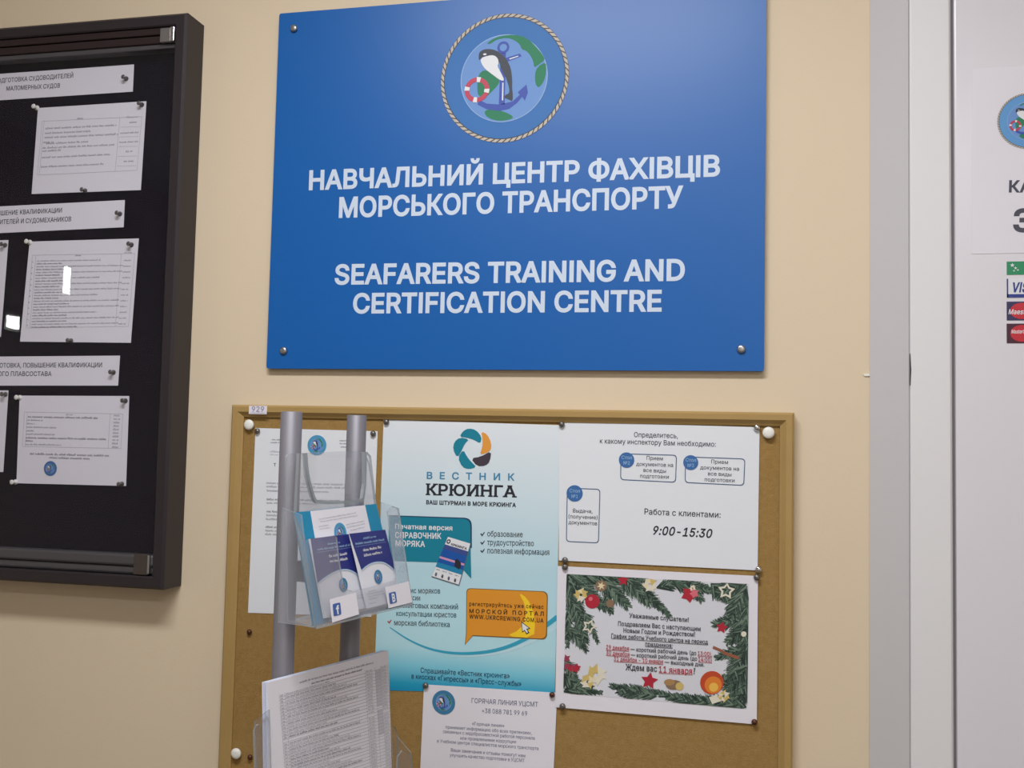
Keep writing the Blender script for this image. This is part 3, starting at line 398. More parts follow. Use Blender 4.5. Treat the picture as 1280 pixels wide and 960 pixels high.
u410|182,-5 146,-1 115,11 89,31 69,59 57,95 53,139 53,379 114,379 114,144 119,105 137,75 164,56 200,50 226,53 249,62 268,77 283,97 293,122 296,153 296,379 357,379 357,0 298,0 298,92 307,92 286,47 257,17 222,0
0453|227,-7 174,1 130,24 95,62 69,113 53,178 48,254 53,330 69,395 95,447 130,484 174,508 227,516 279,508 323,484 358,447 384,395 400,330 405,254 400,178 384,113 359,62 323,24 279,1|227,50 261,56 290,74 313,103 330,144 340,194 344,254 340,314 330,365 313,405 290,435 261,453 227,460 192,453 163,435 140,405 123,365 113,314 109,254 113,194 123,144 140,103 163,74 192,56
1453|76,0 76,55 391,55 391,0|276,509 276,0 212,0 212,448 209,448 86,358 86,427 198,509
2453|64,0 64,47 234,229 282,282 311,327 318,348 320,371 317,397 308,419 293,436 273,449 250,457 224,460 196,457 172,447 153,433 139,413 130,390 127,362 66,362 71,405 86,442 111,473 143,496 182,511 225,516 268,511 306,497 337,474 361,445 376,411 381,372 378,345 371,318 357,290 336,259 267,180 153,60 153,57 389,57 389,0
3453|218,-7 173,-3 133,10 98,30 70,57 52,91 44,132 109,132 115,107 126,87 144,71 165,59 191,52 219,50 248,53 275,61 297,74 315,93 325,116 329,145 326,172 316,196 299,217 275,234 242,244 201,248 157,248 157,299 288,448 288,452 70,452 70,509 372,509 372,461 211,278 211,289 264,288 308,276 344,253 371,222 387,186 393,145 387,103 370,66 344,36 309,12 266,-2
4453|40,105 40,158 247,509 311,509 109,166 109,163 413,163 413,105|282,0 282,121 282,146 282,318 343,318 343,0
5453|221,-7 178,-2 140,11 108,32 83,60 66,93 60,130 122,130 127,108 138,89 154,73 173,60 196,52 221,50 250,53 276,64 298,82 314,104 324,131 328,162 324,193 314,221 297,244 275,262 248,273 218,277 167,268 145,258 128,246 67,253 96,509 366,509 366,452 151,452 134,301 136,301 155,315 178,325 203,331 229,334 263,330 294,321 321,306 345,285 364,260 379,231 388,199 391,163 385,117 369,76 343,41 309,15 268,-1
6453|226,-7 182,-1 142,15 109,40 84,74 69,115 64,162 68,199 80,239 102,285 137,340 252,509 322,509 151,261 145,261 165,288 196,307 235,314 278,309 316,295 346,271 370,240 384,201 389,157 384,112 368,73 343,39 310,14 271,-2|226,48 254,52 279,63 299,79 314,101 324,128 327,157 324,187 314,213 299,235 279,251 254,262 226,265 198,262 174,252 153,235 138,214 128,188 125,158 128,128 138,102 153,79 174,63 198,52
7453|97,0 323,448 323,452 62,452 62,509 391,509 391,449 165,0
8453|226,-7 178,-2 136,11 101,33 74,62 57,96 52,135 55,166 65,195 81,220 101,241 125,256 153,265 153,267 119,282 93,308 76,342 70,380 75,417 90,450 114,477 146,498 184,511 226,516 269,511 306,498 337,477 361,450 377,417 382,380 376,342 359,308 333,282 300,267 300,265 327,256 351,241 372,220 387,195 397,166 401,135 395,96 378,62 352,33 317,11 275,-2|226,49 258,52 285,60 307,74 323,91 333,113 337,139 333,165 322,189 305,208 283,223 256,232 226,235 196,232 169,223 147,208 130,189 119,165 115,139 119,113 129,91 145,74 167,60 195,52|226,290 252,292 274,300 293,313 307,330 316,351 319,376 316,399 308,420 294,437 275,449 252,457 226,460 200,457 177,449 159,437 145,420 136,399 133,376 136,351 145,330 159,313 178,300 201,292
9453|226,516 271,510 310,494 343,468 368,434 384,393 389,347 385,309 373,270 350,224 315,168 200,0 130,0 301,248 307,248 287,221 257,202 218,195 175,199 137,214 106,237 83,269 68,307 64,352 69,397 85,436 110,469 143,494 182,510|226,460 199,457 174,446 154,429 138,407 129,381 125,352 129,322 138,295 154,274 174,257 199,247 226,243 254,247 279,257 299,273 314,295 324,321 327,350 324,381 314,407 299,429 279,446 254,457
.188|95,-4 78,-1 63,9 53,24 50,41 53,59 63,73 78,83 95,87 113,83 128,73 138,59 141,41 138,24 128,9 113,-1
,188|38,-119 68,71 137,71 84,-119
:188|95,-4 78,-1 63,9 53,24 50,41 53,59 63,73 78,83 95,87 113,83 128,73 138,59 141,41 138,24 128,9 113,-1|95,271 78,274 63,284 53,299 50,316 53,334 63,349 78,359 95,362 113,359 128,349 138,334 141,316 138,299 128,284 113,274
;188|38,-119 68,71 137,71 84,-119|103,271 86,274 71,284 61,299 58,316 61,334 71,349 86,359 103,362 121,359 136,349 146,334 149,316 146,299 136,284 121,274
!196|67,160 63,509 132,509 128,160|98,-4 81,-1 66,9 56,24 52,41 56,58 66,73 81,83 98,86 116,83 130,73 140,58 143,41 140,24 130,9 116,-1
(273|89,207 92,264 101,324 114,384 132,441 153,494 177,539 236,539 191,428 161,313 154,258 151,207 160,115 188,16 236,-96 177,-96 139,-21 111,55 95,131
)273|37,-96 86,18 113,116 122,207 119,258 112,313 82,428 37,539 97,539 121,494 142,441 159,384 173,323 181,264 184,207 178,130 161,53 134,-22 97,-96
+453|198,34 198,364 255,364 255,34|61,172 61,226 391,226 391,172
-453|337,244 337,188 114,188 114,244
—699|699,244 699,188 0,188 0,244
«403|168,49 33,209 168,369 238,369 105,209 238,49|307,49 171,209 307,369 377,369 243,209 377,49
»403|26,49 159,209 26,369 96,369 231,209 96,49|165,49 298,209 165,369 234,369 370,209 234,49
№761|60,0 60,509 122,509 349,121 353,121 353,509 416,509 416,0 355,0 129,385 124,385 124,0|479,153 479,205 696,205 696,153|587,249 553,252 524,263 500,281 483,304 472,333 468,366 468,399 472,432 482,461 500,484 524,502 553,513 587,516 621,513 650,502 673,484 691,460 701,432 705,399 705,366 701,332 691,304 673,281 650,263 621,252|587,298 612,303 630,317 641,338 645,366 645,399 641,426 630,447 612,460 587,465 561,460 543,447 532,426 528,399 528,366 532,338 543,317 561,303
|230|141,673 141,-164 88,-164 88,673
"321|78,318 70,509 136,509 128,318|193,318 185,509 250,509 243,318
/249|235,533 71,-76 14,-76 178,533
 188|"""
load_glyphs(GLYPHS)

# ------------------------------------------------------------------ materials
WALLM = mat('wall_paint', (224, 207, 180), .75, spec=.25, bump=.08, bscale=260, vary=8, vscale=2.5)
PLAIN = mat('room_paint', (222, 214, 200), .8)
CEIL = mat('ceiling_paint', (235, 235, 232), .9)
FLOORM = mat('floor_vinyl', (120, 105, 90), .4, bump=.1, vary=20, vscale=5)
DOORM = mat('door_white', (222, 219, 226), .28, spec=.5)
TRIMM = mat('trim_white', (224, 224, 226), .45)
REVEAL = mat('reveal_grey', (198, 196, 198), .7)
SEAMM = mat('seam_shadow_strip', (150, 148, 152), .8)
PAPER = mat('paper', (226, 230, 236), .65, spec=.25)
PAPERW = mat('paper_violet', (228, 226, 234), .65, spec=.25)
INK = mat('ink_black', (38, 38, 48), .6)
INKG = mat('ink_grey', (120, 122, 130), .6)
INKL = mat('ink_pale_grey', (165, 166, 174), .6)
INKB = mat('ink_blue_grey', (80, 84, 118), .6)
RED = mat('ink_red', (178, 40, 56), .6)
SIGNB = mat('sign_blue', (8, 94, 172), .38, spec=.45)
LETTER = mat('sign_lettering', (205, 218, 235), .5)
CORK = mat('cork', (168, 137, 86), .85, spec=.15, bump=.5, bscale=500, vary=26, vscale=160)
FRAMEW = mat('board_frame', (176, 146, 92), .5, spec=.35, bump=.1, bscale=200, vary=10, vscale=20)
STEEL = mat('steel', (176, 176, 178), .3, metal=.9)
CHROME = mat('chrome', (225, 225, 228), .12, metal=1)
PINM = mat('pin_grey', (120, 116, 114), .3, metal=.7)
PINB = mat('pin_bronze', (96, 62, 50), .35, metal=.6)
WHITEP = mat('white_plastic', (235, 235, 228), .4)
CASEM = mat('case_anodised', (52, 46, 50), .42, metal=.25, spec=.45)
CASEB = mat('case_fabric', (13, 8, 24), .95, spec=.05)
RAIL = mat('case_rail', (96, 94, 98), .35, metal=.5)
RAILD = mat('case_rail_dark', (58, 46, 48), .4, metal=.4)
ALU = mat('tube_grey', (126, 124, 131), .5, metal=.3, spec=.5)
GREEN = mat('print_green', (44, 128, 92), .6)
E_RING = mat('emblem_ring', (50, 112, 180), .55); E_SEA = mat('emblem_sea', (106, 148, 208), .55); E_NAVY = mat('emblem_anchor', (62, 84, 172), .55)
E_ROPE = mat('emblem_rope', (196, 186, 172), .6); E_ROPED = mat('emblem_rope_dark', (74, 74, 82), .6); E_BLK = mat('emblem_black', (52, 58, 70), .5)
E_WHT = mat('emblem_white', (226, 228, 232), .5); E_RED = mat('emblem_red', (190, 62, 88), .5)
TEAL = mat('print_teal', (14, 128, 152), .55); TEALB = mat('print_teal_blue', (66, 134, 172), .55); ORANGE = mat('print_orange', (226, 154, 62), .55)
AMBER = mat('print_amber', (222, 148, 44), .5); YELLOW = mat('print_yellow', (246, 206, 40), .5); PLUM = mat('print_plum', (66, 56, 68), .55)
NAVY = mat('print_navy', (36, 44, 122), .45); NAVYL = mat('print_sky', (150, 186, 220), .5); SWOOSH = mat('print_swoosh', (52, 160, 190), .5); SWOOSHL = mat('print_swoosh_pale', (190, 222, 232), .5)
BLUEC = mat('print_blue', (58, 106, 166), .55)
GLASS = clear_mat('case_glass', (.97, .97, .98), .006, (200, 200, 205), .01, .9)
ACRYL = clear_mat('clear_acrylic', (.95, .955, .965), .105, (222, 222, 230), .03, 1.2)
ACRYL2 = clear_mat('clear_acrylic_thin', (.95, .955, .965), .045, (222, 222, 230), .03, .8)
ACRYE = clear_mat('clear_acrylic_edge', (.62, .66, .68), .45, (186, 194, 198), .1, 1)

# ------------------------------------------------------------------ the room
def structure(o): o['kind'] = 'structure'; return o
XL, XR, YB, ZC = -2.9, 2.0, -3.3, 2.8
X_FR = W3(1087, 480).x                                  # where the door casing meets the painted wall
b = MB(); b.box((XL - .1, 0, 0), (X_FR + .02, .12, ZC), WALLM); structure(b.build('wall_front'))
b = MB(); b.box((X_FR + .02, 0, 2.52), (XR + .1, .12, ZC), WALLM); structure(b.build('wall_front_lintel'))
b = MB(); b.box((XL - .1, YB - .1, 0), (XL, 0, ZC), PLAIN); structure(b.build('wall_left'))
b = MB(); b.box((XR, YB - .1, 0), (XR + .1, .12, ZC), PLAIN); structure(b.build('wall_right'))
b = MB(); b.box((XL - .1, YB - .1, 0), (XR + .1, YB, ZC), PLAIN); structure(b.build('wall_back'))
b = MB(); b.box((XL - .1, YB - .1, -.1), (XR + .1, .12, 0), FLOORM); structure(b.build('floor'))
b = MB(); b.box((XL - .1, YB - .1, ZC), (XR + .1, .12, ZC + .1), CEIL); structure(b.build('ceiling'))
b = MB(); b.box((XL, -.014, 0), (X_FR - .005, 0, .08), TRIMM); structure(b.build('baseboard_front', bevel=.003))

# door casing: a splayed outer band, a flat inner band, then the leaf
yT, yD = -.034, -.024
x1 = W3(1138, 480, yT).x; x2 = W3(1190.5, 480, yT).x; x3 = W3(1194, 480, yD).x
H = 2.5
def profile(name, pts, m):
    bb = MB(); n = len(pts); v = [(x, y, 0) for x, y in pts] + [(x, y, H) for x, y in pts]
    bb.mesh(v, [(i, (i+1) % n, n + (i+1) % n, n + i) for i in range(n)] + [tuple(range(n))[::-1], tuple(range(n, 2*n))], m)
    o = bb.build(name); return structure(o)
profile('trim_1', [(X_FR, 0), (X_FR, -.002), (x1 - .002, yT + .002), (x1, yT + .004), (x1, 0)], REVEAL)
profile('trim_2', [(x1, 0), (x1, yT + .001), (x1 + .002, yT), (x2 - .003, yT), (x2, yT + .003), (x2, 0)], TRIMM)
XD = x3 + .86
b = MB(); b.box((x3, yD, .01), (XD, .02, 2.47), DOORM); door = structure(b.build('door_1', bevel=.003))
b = MB(); b.box((x2, yD + .006, 0), (x3 + .0005, .0, 2.5), SEAMM); structure(b.build('trim_3'))  # strip closes the door gap; its grey stands for the shade there
b = MB(); b.box((XD + .004, yT, 0), (XD + .06, 0, 2.5), TRIMM); structure(b.build('trim_4', bevel=.003))
b = MB(); b.box((x2, yT, 2.475), (XD + .06, 0, 2.52), TRIMM); structure(b.build('trim_5', bevel=.003))
# handle on the far side of the leaf, out of the photograph
b = MB(); hx = XD - .07; b.lathe((hx, yD, 1.05), (0, -1, 0), [(.026, 0), (.026, .008), (.011, .01), (.011, .045)], STEEL); b.box((hx - .12, yD - .055, 1.04), (hx + .012, yD - .04, 1.06), STEEL)
b.build('door_handle', door)
# the chip of plaster at the wall's edge and the crack between the casing bands
p = W3(1082.5, 469, 0)
b = MB(); b.prism(wallp(0), [(p.x - .004, p.z + .001), (p.x + .004, p.z + .002), (p.x + .005, p.z - .001), (p.x - .002, p.z - .0015)], 0, .002, WHITEP)
tag(b.build('plaster_chip', origin=p), 'tiny pale chip of plaster at the wall edge beside the white door casing', 'plaster chip')

b = MB(); c0, c1 = W3(1137.5, 442, yT - .0004), W3(1137.5, 482, yT - .0004); pk_ = wallp(yT - .0004)
b.prism(pk_, [(c0.x - .0004, c0.z), (c0.x + .0004, c0.z), (c1.x + .0016, (c0.z + c1.z) / 2), (c1.x + .0006, c1.z), (c1.x - .0004, c1.z), (c1.x - .0002, (c0.z + c1.z) / 2)], -.0006, 0, mat('crack_dark', (60, 58, 60), .9))
tag(b.build('casing_crack', origin=c1), 'short dark crack in the white door casing near the wall chip', 'crack')

# ceiling lamps: out of the photograph, the first casts the wall shadows, the second is added fill
for i, (lx, ly, lz, sx, sy, wt, colr, ) in enumerate(LAMPS):
    t = empty('ceiling_key_fill_light', (lx, ly, ZC), ['long ceiling light nearest the notice wall', 'added fill light on the ceiling towards the back wall'][i], 'light')
    b = MB(); b.box((lx - sx/2 - .03, ly - sy/2 - .03, lz + .01), (lx + sx/2 + .03, ly + sy/2 + .03, ZC), CEIL); b.build('housing', t, bevel=.004)
    ld = bpy.data.lights.new('lamp', 'AREA'); ld.shape = 'RECTANGLE'; ld.size = sx; ld.size_y = sy; ld.energy = wt; ld.color = colr
    lo = bpy.data.objects.new('lamp', ld); COL.objects.link(lo); lo.parent = t; lo.location = (0, 0, lz - ZC)

# ------------------------------------------------------------------ emblem (an orca, an anchor, a lifebuoy and the globe inside a rope ring)
def emblem(mb, pl, c, r, h=.0003, fine=True, m_ring=None):
    """drawn about c (plane coordinates) with outer radius r (metres)"""
    k = r / 402
    def P(l): return [(c[0] + (x - 503) * k, c[1] - (y - 490) * k) for x, y in l]
    s = .00012
    if fine:
        mb.flat(pl, P(circle((503, 490), 402, 72)), h, E_ROPED)
        n = 66
        for i in range(n):
            t = 2 * math.pi * i / n; q = []
            for rr, dt in ((381, 0), (381, .068), (400, .128), (400, .06)):
                q.append((503 + rr * math.cos(t + dt), 490 + rr * math.sin(t + dt)))
            mb.flat(pl, P(q), h + s, E_ROPE)
    mb.flat(pl, P(circle((503, 490), 376 if fine else 402, 64)), h + 2*s, m_ring or E_RING)
    mb.flat(pl, P(circle((502, 492), 273, 56)), h + 3*s, E_ROPE if not fine else mat('emblem_pale_line', (150, 180, 220), .55))
    mb.flat(pl, P(circle((502, 492), 268, 56)), h + 4*s, E_SEA)
    for g in ([(388,268),(440,235),(520,222),(600,232),(650,258),(700,310),(740,360),(757,395),(720,420),(690,440),(685,400),(665,360),(640,330),(610,320),(600,290),(570,262),(520,240),(450,248),(410,275)],
              [(762,405),(766,470),(752,530),(720,567),(700,540),(695,480),(710,435)],
              [(340,460),(380,430),(430,460),(478,500),(470,530),(430,570),(400,600),(345,600),(335,540)],
              [(385,690),(420,680),(480,690),(540,715),(572,740),(540,753),(480,758),(425,742),(392,718)]):
        mb.flat(pl, P(smooth_poly(g, 1)), h + 5*s, GREEN)
    a = h + 6*s
    mb.flat(pl, P(circle((495, 300), 38, 24)), a, E_NAVY, [P(circle((495, 300), 23, 24))])
    mb.flat(pl, P([(480,335),(512,335),(512,655),(475,655)]), a, E_NAVY)
    mb.flat(pl, P([(505,368),(600,345),(612,362),(520,392)]), a, E_NAVY); mb.flat(pl, P([(535,372),(590,358),(592,363),(537,379)]), a + s, E_WHT)
    mb.flat(pl, P([(350,620),(400,645),(480,655),(560,640),(605,602),(592,585),(645,540),(655,590),(637,640),(620,615),(590,650),(540,685),(480,695),(400,680),(340,648)]), a, E_NAVY)
    mb.flat(pl, P([(494,520),(502,520),(502,630),(494,630)]), a + s, E_WHT)
    a += 2*s
    mb.flat(pl, P(smooth_poly([(340,345),(345,320),(370,305),(410,303),(455,318),(490,345),(520,380),(545,430),(556,500),(556,560),(562,600),(560,640),(540,628),(505,612),(515,598),(538,590),(540,560),(520,500),(500,440),(480,400),(440,360),(400,345),(360,352),(345,375)], 1)), a, E_BLK)
    mb.flat(pl, P(smooth_poly([(352,360),(400,345),(440,345),(465,370),(468,400),(460,415),(480,450),(510,510),(480,505),(430,465),(385,430),(360,395)], 1)), a + s, E_WHT)
    mb.flat(pl, P(smooth_poly([(470,400),(492,385),(525,405),(548,520),(520,500)], 1)), a + 2*s, E_BLK)
    mb.flat(pl, P(circle((380, 336), 11, 12, 6)), a + 2*s, E_WHT)
    mb.flat(pl, P(circle((335, 555), 78, 36)), a, E_RED, [P(circle((335, 555), 50, 36))])
    for t in (.15, 1.72, 3.29, 4.86):
        q = [(335 + rr * math.cos(t + d), 555 + rr * math.sin(t + d)) for rr, d in ((48, -.2), (80, -.17), (80, .17), (48, .2))]
        mb.flat(pl, P(q), a + s, E_WHT)

# ------------------------------------------------------------------ the blue sign
yS = -.011
pl = wallp(yS)
tl = pl.at(349, 17); bl = pl.at(333, 461.5); br = pl.at(955, 463)
XA, XB, ZA, ZB = (tl[0] + bl[0]) / 2, br[0], (bl[1] + br[1]) / 2, tl[1]
sign = empty('wall_sign', ((XA + XB) / 2, 0, ZA), 'large blue rectangular sign with white bilingual lettering and round sea emblem', 'sign')
b = MB(); b.prism(pl, rounded([(XA, ZA), (XB, ZA), (XB, ZB), (XA, ZB)], .004, 3), -.0085, 0, SIGNB, mat('sign_edge', (28, 62, 112), .5)); b.build('sign_panel', sign)
b = MB(); LT = LETTER
text(b, pl, 'НАВЧАЛЬНИЙ ЦЕНТР ФАХІВЦІВ', (386, 237), (900, 219.5), 23, LT, bold=24, track=-24)
text(b, pl, 'МОРСЬКОГО ТРАНСПОРТУ', (423.5, 271.5), (854, 259), 24, LT, bold=24, track=-24)
b.build('lettering', sign); b = MB()
text(b, pl, 'SEAFARERS TRAINING AND', (418, 355), (856, 350), 23.5, LT, bold=24, track=-24)
text(b, pl, 'CERTIFICATION CENTRE', (441, 391), (827, 388.5), 23.5, LT, bold=24, track=-24)
b.build('lettering', sign)
b = MB(); c = pl.at(630, 97.5); r = (pl.at(710, 97)[0] - pl.at(550, 97)[0]) / 2; emblem(b, pl, c, r)
b.build('emblem', sign)
for q in ((368, 36), (355, 438.5), (926.5, 436.5)):
    p = W3(*q, yS); b = MB(); b.lathe(p, (0, -1, 0), [(.0062, 0), (.0062, .003), (.005, .0045), (.003, .005)], STEEL, 18)
    b.build('screw_cap', sign)
p = W3(926.5, 436.5, yS); b = MB(); b.lathe((p.x, p.y, W3(368, 36, yS).z), (0, -1, 0), [(.0062, 0), (.0062, .003), (.005, .0045), (.003, .005)], STEEL, 18); b.build('screw_cap', sign)

# ------------------------------------------------------------------ the cork board
yF, yC = -.020, -.010
pf = wallp(yF)
tl = pf.at(290, 507.5); tr = pf.at(993, 514); bl = pf.at(271.5, 940)
BX0, BX1 = (tl[0] + bl[0]) / 2, tr[0]; BZ1 = (tl[1] + tr[1]) / 2; BZ0 = BZ1 - .602; FW = .0195
board = empty('cork_board', ((BX0 + BX1) / 2, 0, BZ0), 'framed cork notice board crowded with pinned papers below the blue sign', 'notice board')
b = MB(); b.box((BX0 + .008, yC, BZ0 + .008), (BX1 - .008, -.001, BZ1 - .008), CORK); b.build('cork_panel', board)
b = MB()
# moulding: profile across the band (distance in from the outer edge, y)
prof = [(0, -.001), (0, yF + .003), (.003, yF), (.011, yF), (FW - .003, yF + .005), (FW, yF + .007), (FW, yC + .0005), (FW, -.001)]
rings = [[(BX0 + d, y, BZ0 + d), (BX1 - d, y, BZ0 + d), (BX1 - d, y, BZ1 - d), (BX0 + d, y, BZ1 - d)] for d, y in prof]
v = [p for r_ in rings for p in r_]; fs = []
for i in range(len(prof)):
    j = (i + 1) % len(prof)
    for k in range(4): fs.append((i*4 + k, i*4 + (k+1) % 4, j*4 + (k+1) % 4, j*4 + k))
b.mesh(v, fs, FRAMEW); b.build('frame', board)
p1 = wallp(yF - .0006)
b = MB(); z = Zoom(p1, 280, 500, 4.364); b.prism(p1, z.pts([(137, 32), (235, 32), (232, 78), (135, 76)]), -.0005, 0, PAPERW)
text(b, p1, '929', z.px(152, 63), z.px(218, 64), 6.4, mat('ink_violet', (150, 138, 172), .6), bold=10); line(b, p1, z.px(145, 70), z.px(225, 71), .0006, mat('ink_violet', (1, 1, 1)))
tag(b.build('inventory_tag', board), 'small white tag with violet number')
for q in ((313.5, 531), (960.5, 541), (297.5, 940.5)):
    p = W3(*q, yC); b = MB(); b.lathe(p, (0, -1, 0), [(.0045, 0), (.0045, .004), (.0082, .0045), (.0086, .007), (.0072, .0088), (.003, .0095)], WHITEP, 20)
    tag(b.build('screw_cap', board), 'round white cap')

def sheet(name, label, cat, pl, corners, m=PAPER, group=None, th=.0004, part='paper', r=0):
    q = [pl.at(*c) for c in corners]; cx = sum(p[0] for p in q) / 4; cy = min(p[1] for p in q)
    t = empty(name, pl.w(cx, cy), label, cat, group)
    b = MB(); b.prism(pl, rounded(q, r, 3) if r else q, -th, 0, m); b.build(part, t, origin=pl.w(cx, cy))
    return t

L0, L1, L2 = wallp(yC - .0008), wallp(yC - .0020), wallp(yC - .0032)
# --- the typed sheet at the left, half behind the leaflet stand
pl = L0
t = sheet('typed_notice', 'white typed sheet half hidden behind the grey tubes of the leaflet stand', 'notice', pl, [(319.4, 535), (472, 539), (464, 771), (310, 766)])
b = MB(); emblem(b, pl, pl.at(396.3, 556.5), (pl.at(408, 556)[0] - pl.at(384.5, 556)[0]) / 2, fine=False, m_ring=mat('emblem_cyan', (72, 150, 192), .55)); b.build('emblem', t)
b = MB(); z = Zoom(pl, 310, 520, 6.859)
for i, (x0, x1_, y, hh, m) in enumerate([(205, 330, 208, 12, INK), (195, 330, 232, 12, INK), (190, 360, 312, 16, INKL), (190, 350, 336, 12, INKL), (785, 1000, 216, 12, INK), (788, 1010, 242, 12, INK), (795, 1005, 270, 12, INK),
        (160, 900, 582, 18, INKG), (158, 960, 612, 18, INKG), (162, 700, 648, 18, INKG), (160, 800, 722, 18, INK), (160, 600, 752, 16, INKG), (160, 900, 826, 18, INK), (158, 940, 858, 18, INKG), (155, 700, 892, 18, INKG), (152, 860, 960, 18, INK), (150, 900, 990, 18, INKG), (148, 800, 1022, 18, INKG)]):
    scribble(b, pl, z.px(x0, y), z.px(x1_, y + (x1_ - x0) * .02), hh / 6.859, m, i)
text(b, pl, 'Т', z.px(222, 432), z.px(240, 432), 4, INK, bold=10)
b.build('printed_text', t)

def swell(pts, k):
    cx = sum(a[0] for a in pts) / len(pts); cy = sum(a[1] for a in pts) / len(pts); return [(cx + (a[0]-cx)*k, cy + (a[1]-cy)*k) for a in pts]
# --- the blue-green poster
pl = L0
ramp_mat('poster_ground', [(0, (10, 140, 184)), (.035, (40, 158, 194)), (.10, (128, 202, 222)), (.17, (178, 220, 230)), (.3, (182, 222, 232)), (.45, (184, 218, 230)), (.7, (206, 226, 234)), (1, (226, 232, 238))])
t = sheet('poster', 'tall pale blue poster fading to teal at its foot with orange speech bubble', 'poster', pl, [(479.5, 524.5), (701.5, 531.5), (693.5, 868.5), (467.5, 862.5)], MATS['poster_ground'])
z = Zoom(pl, 470, 510, 4.571)
b = MB()
b.flat(pl, z.pts(swell(smooth_poly([(483,165),(500,135),(530,119),(570,128),(600,165),(592,200),(560,180),(520,168)], 1), 1.09)), .0004, TEAL)
b.flat(pl, z.pts(swell(smooth_poly([(450,195),(480,172),(530,182),(505,205),(490,240),(466,279),(443,235)], 1), 1.09)), .0004, TEAL)
b.flat(pl, z.pts(swell(smooth_poly([(472,285),(500,242),(520,280),(545,310),(570,335),(530,347),(495,335)], 1), 1.09)), .0004, TEAL)
b.flat(pl, z.pts(swell(smooth_poly([(603,140),(635,155),(656,200),(655,238),(625,255),(595,262),(610,220),(610,180)], 1), 1.09)), .0004, ORANGE)
b.flat(pl, z.pts(swell(smooth_poly([(548,288),(600,280),(656,248),(648,305),(625,328),(580,330)], 1), 1.09)), .0004, PLUM)
b.build('logo', t)
b = MB()
text(b, pl, 'ВЕСТНИК', z.px(290, 404), z.px(792, 414), 8.4, TEALB, bold=18, track=420)
text(b, pl, 'КРЮИНГА', z.px(284, 495), z.px(805, 509), 13.6, INK, bold=20, serif=42)
text(b, pl, 'ВАШ ШТУРМАН В МОРЕ КРЮИНГА', z.px(287, 549), z.px(800, 566), 4.9, INK, bold=30)
b.build('headline', t); b = MB()
SER = dict(bold=4, serif=24)
for s, L, R in (('образование', (636, 733), (838, 738)), ('трудоустройство', (636, 782), (902, 789)), ('полезная информация', (636, 829), (991, 839))):
    text(b, pl, s, z.px(*L), z.px(*R), 7, INK, **SER)
    x, y = L[0] - 40, L[1]
    b.flat(pl, z.pts([(x, y - 14), (x + 6, y - 18), (x + 10, y - 10), (x + 24, y - 26), (x + 26, y - 22), (x + 11, y)]), .0004, INK)
b.build('tick_list', t); b = MB()
z2 = Zoom(pl, 470, 690, 3.554)
for s, L, R in (('сервис моряков', (100, 181), (285, 184)), ('вакансии', (105, 212), (197, 215)), ('крюинговых компаний', (82, 246), (365, 254)), ('консультации юристов', (90, 283), (357, 291)), ('морская библиотека', (80, 324), (328, 333))):
    text(b, pl, s, z2.px(*L), z2.px(*R), 6.6, INK, **SER)
b.flat(pl, z2.pts([(50, 308), (54, 305), (58, 311), (68, 300), (70, 303), (59, 318)]), .0004, RED)
b.build('tick_list', t); b = MB()
text(b, pl, 'Спрашивайте «Вестник крюинга»', z2.px(198, 536), z2.px(594, 562), 6.4, mat('ink_navy', (20, 48, 78), .6), bold=6)
text(b, pl, 'в киосках «Гипрессы» и «Пресс-службы»', z2.px(158, 562), z2.px(646, 597), 6.4, MATS['ink_navy'], bold=6)
b.build('printed_text', t)
b = MB()
b.flat(pl, z2.pts(ribbon(smooth_line([(62, 335), (150, 395), (260, 440), (400, 455), (560, 435), (700, 370), (806, 288)]), 3, 22)), .0003, SWOOSH)
b.flat(pl, z2.pts(ribbon(smooth_line([(330, 462), (440, 464), (570, 446), (700, 398), (804, 330)]), 2, 16)), .00026, SWOOSHL)
b.build('wave_line', t)
b = MB(); c0 = [(75, 618), (540, 634), (541, 800), (545, 975), (465, 886), (70, 872)]
b.flat(pl, z.pts(rounded(c0, [8, 45, 0, 0, 0, 8], 6)), .0005, TEAL)
b.flat(pl, z.pts(rounded([(70, 612), (548, 628), (548, 800), (541, 800), (538, 640), (75, 620)], [0, 45, 0, 0, 45, 0], 5)), .00042, mat('print_shadow_navy', (30, 62, 92), .6))
for s, L, R, cp in (('Печатная версия', (110, 689), (437, 699), 6), ('СПРАВОЧНИК', (110, 741), (374, 747), 7), ('МОРЯКА', (112, 788), (281, 793), 7)):
    text(b, pl, s, z.px(*L), z.px(*R), cp, E_WHT, bold=20, h=.0008)
b.build('teal_speech_bubble', t)
b = MB(); z3 = Zoom(pl, 530, 640, 9.6); q = [(290,297),(558,378),(418,870),(97,768)]
def mg(u, v):
    a = [Vector(k) for k in q]; p = (a[0]*(1-u) + a[1]*u)*(1-v) + (a[3]*(1-u) + a[2]*u)*v; return z3(*p)
def band(v0, v1, m, h, u0=0, u1=1): b.flat(pl, [mg(u0, v0), mg(u1, v0), mg(u1, v1), mg(u0, v1)], h, m)
b.prism(pl, z3.pts([(285, 300), (562, 384), (424, 884), (92, 778)]), .0005, .0009, mat('print_steel', (96, 104, 118), .6))
band(0, 1, E_WHT, .0011); band(.19, .42, mat('cover_violet', (62, 78, 140), .5), .0012); band(.30, .52, mat('cover_blue', (24, 84, 164), .5), .0013); band(.49, .54, mat('cover_pink', (206, 150, 180), .5), .0014); band(.54, .76, mat('cover_sea', (30, 130, 172), .5), .0013); band(.54, .64, MATS['cover_blue'], .00135)
b.flat(pl, [mg(*k) for k in ((.60, .46), (.70, .43), (.86, .50), (.90, .60), (.86, .66), (.66, .62))], .0015, INK)
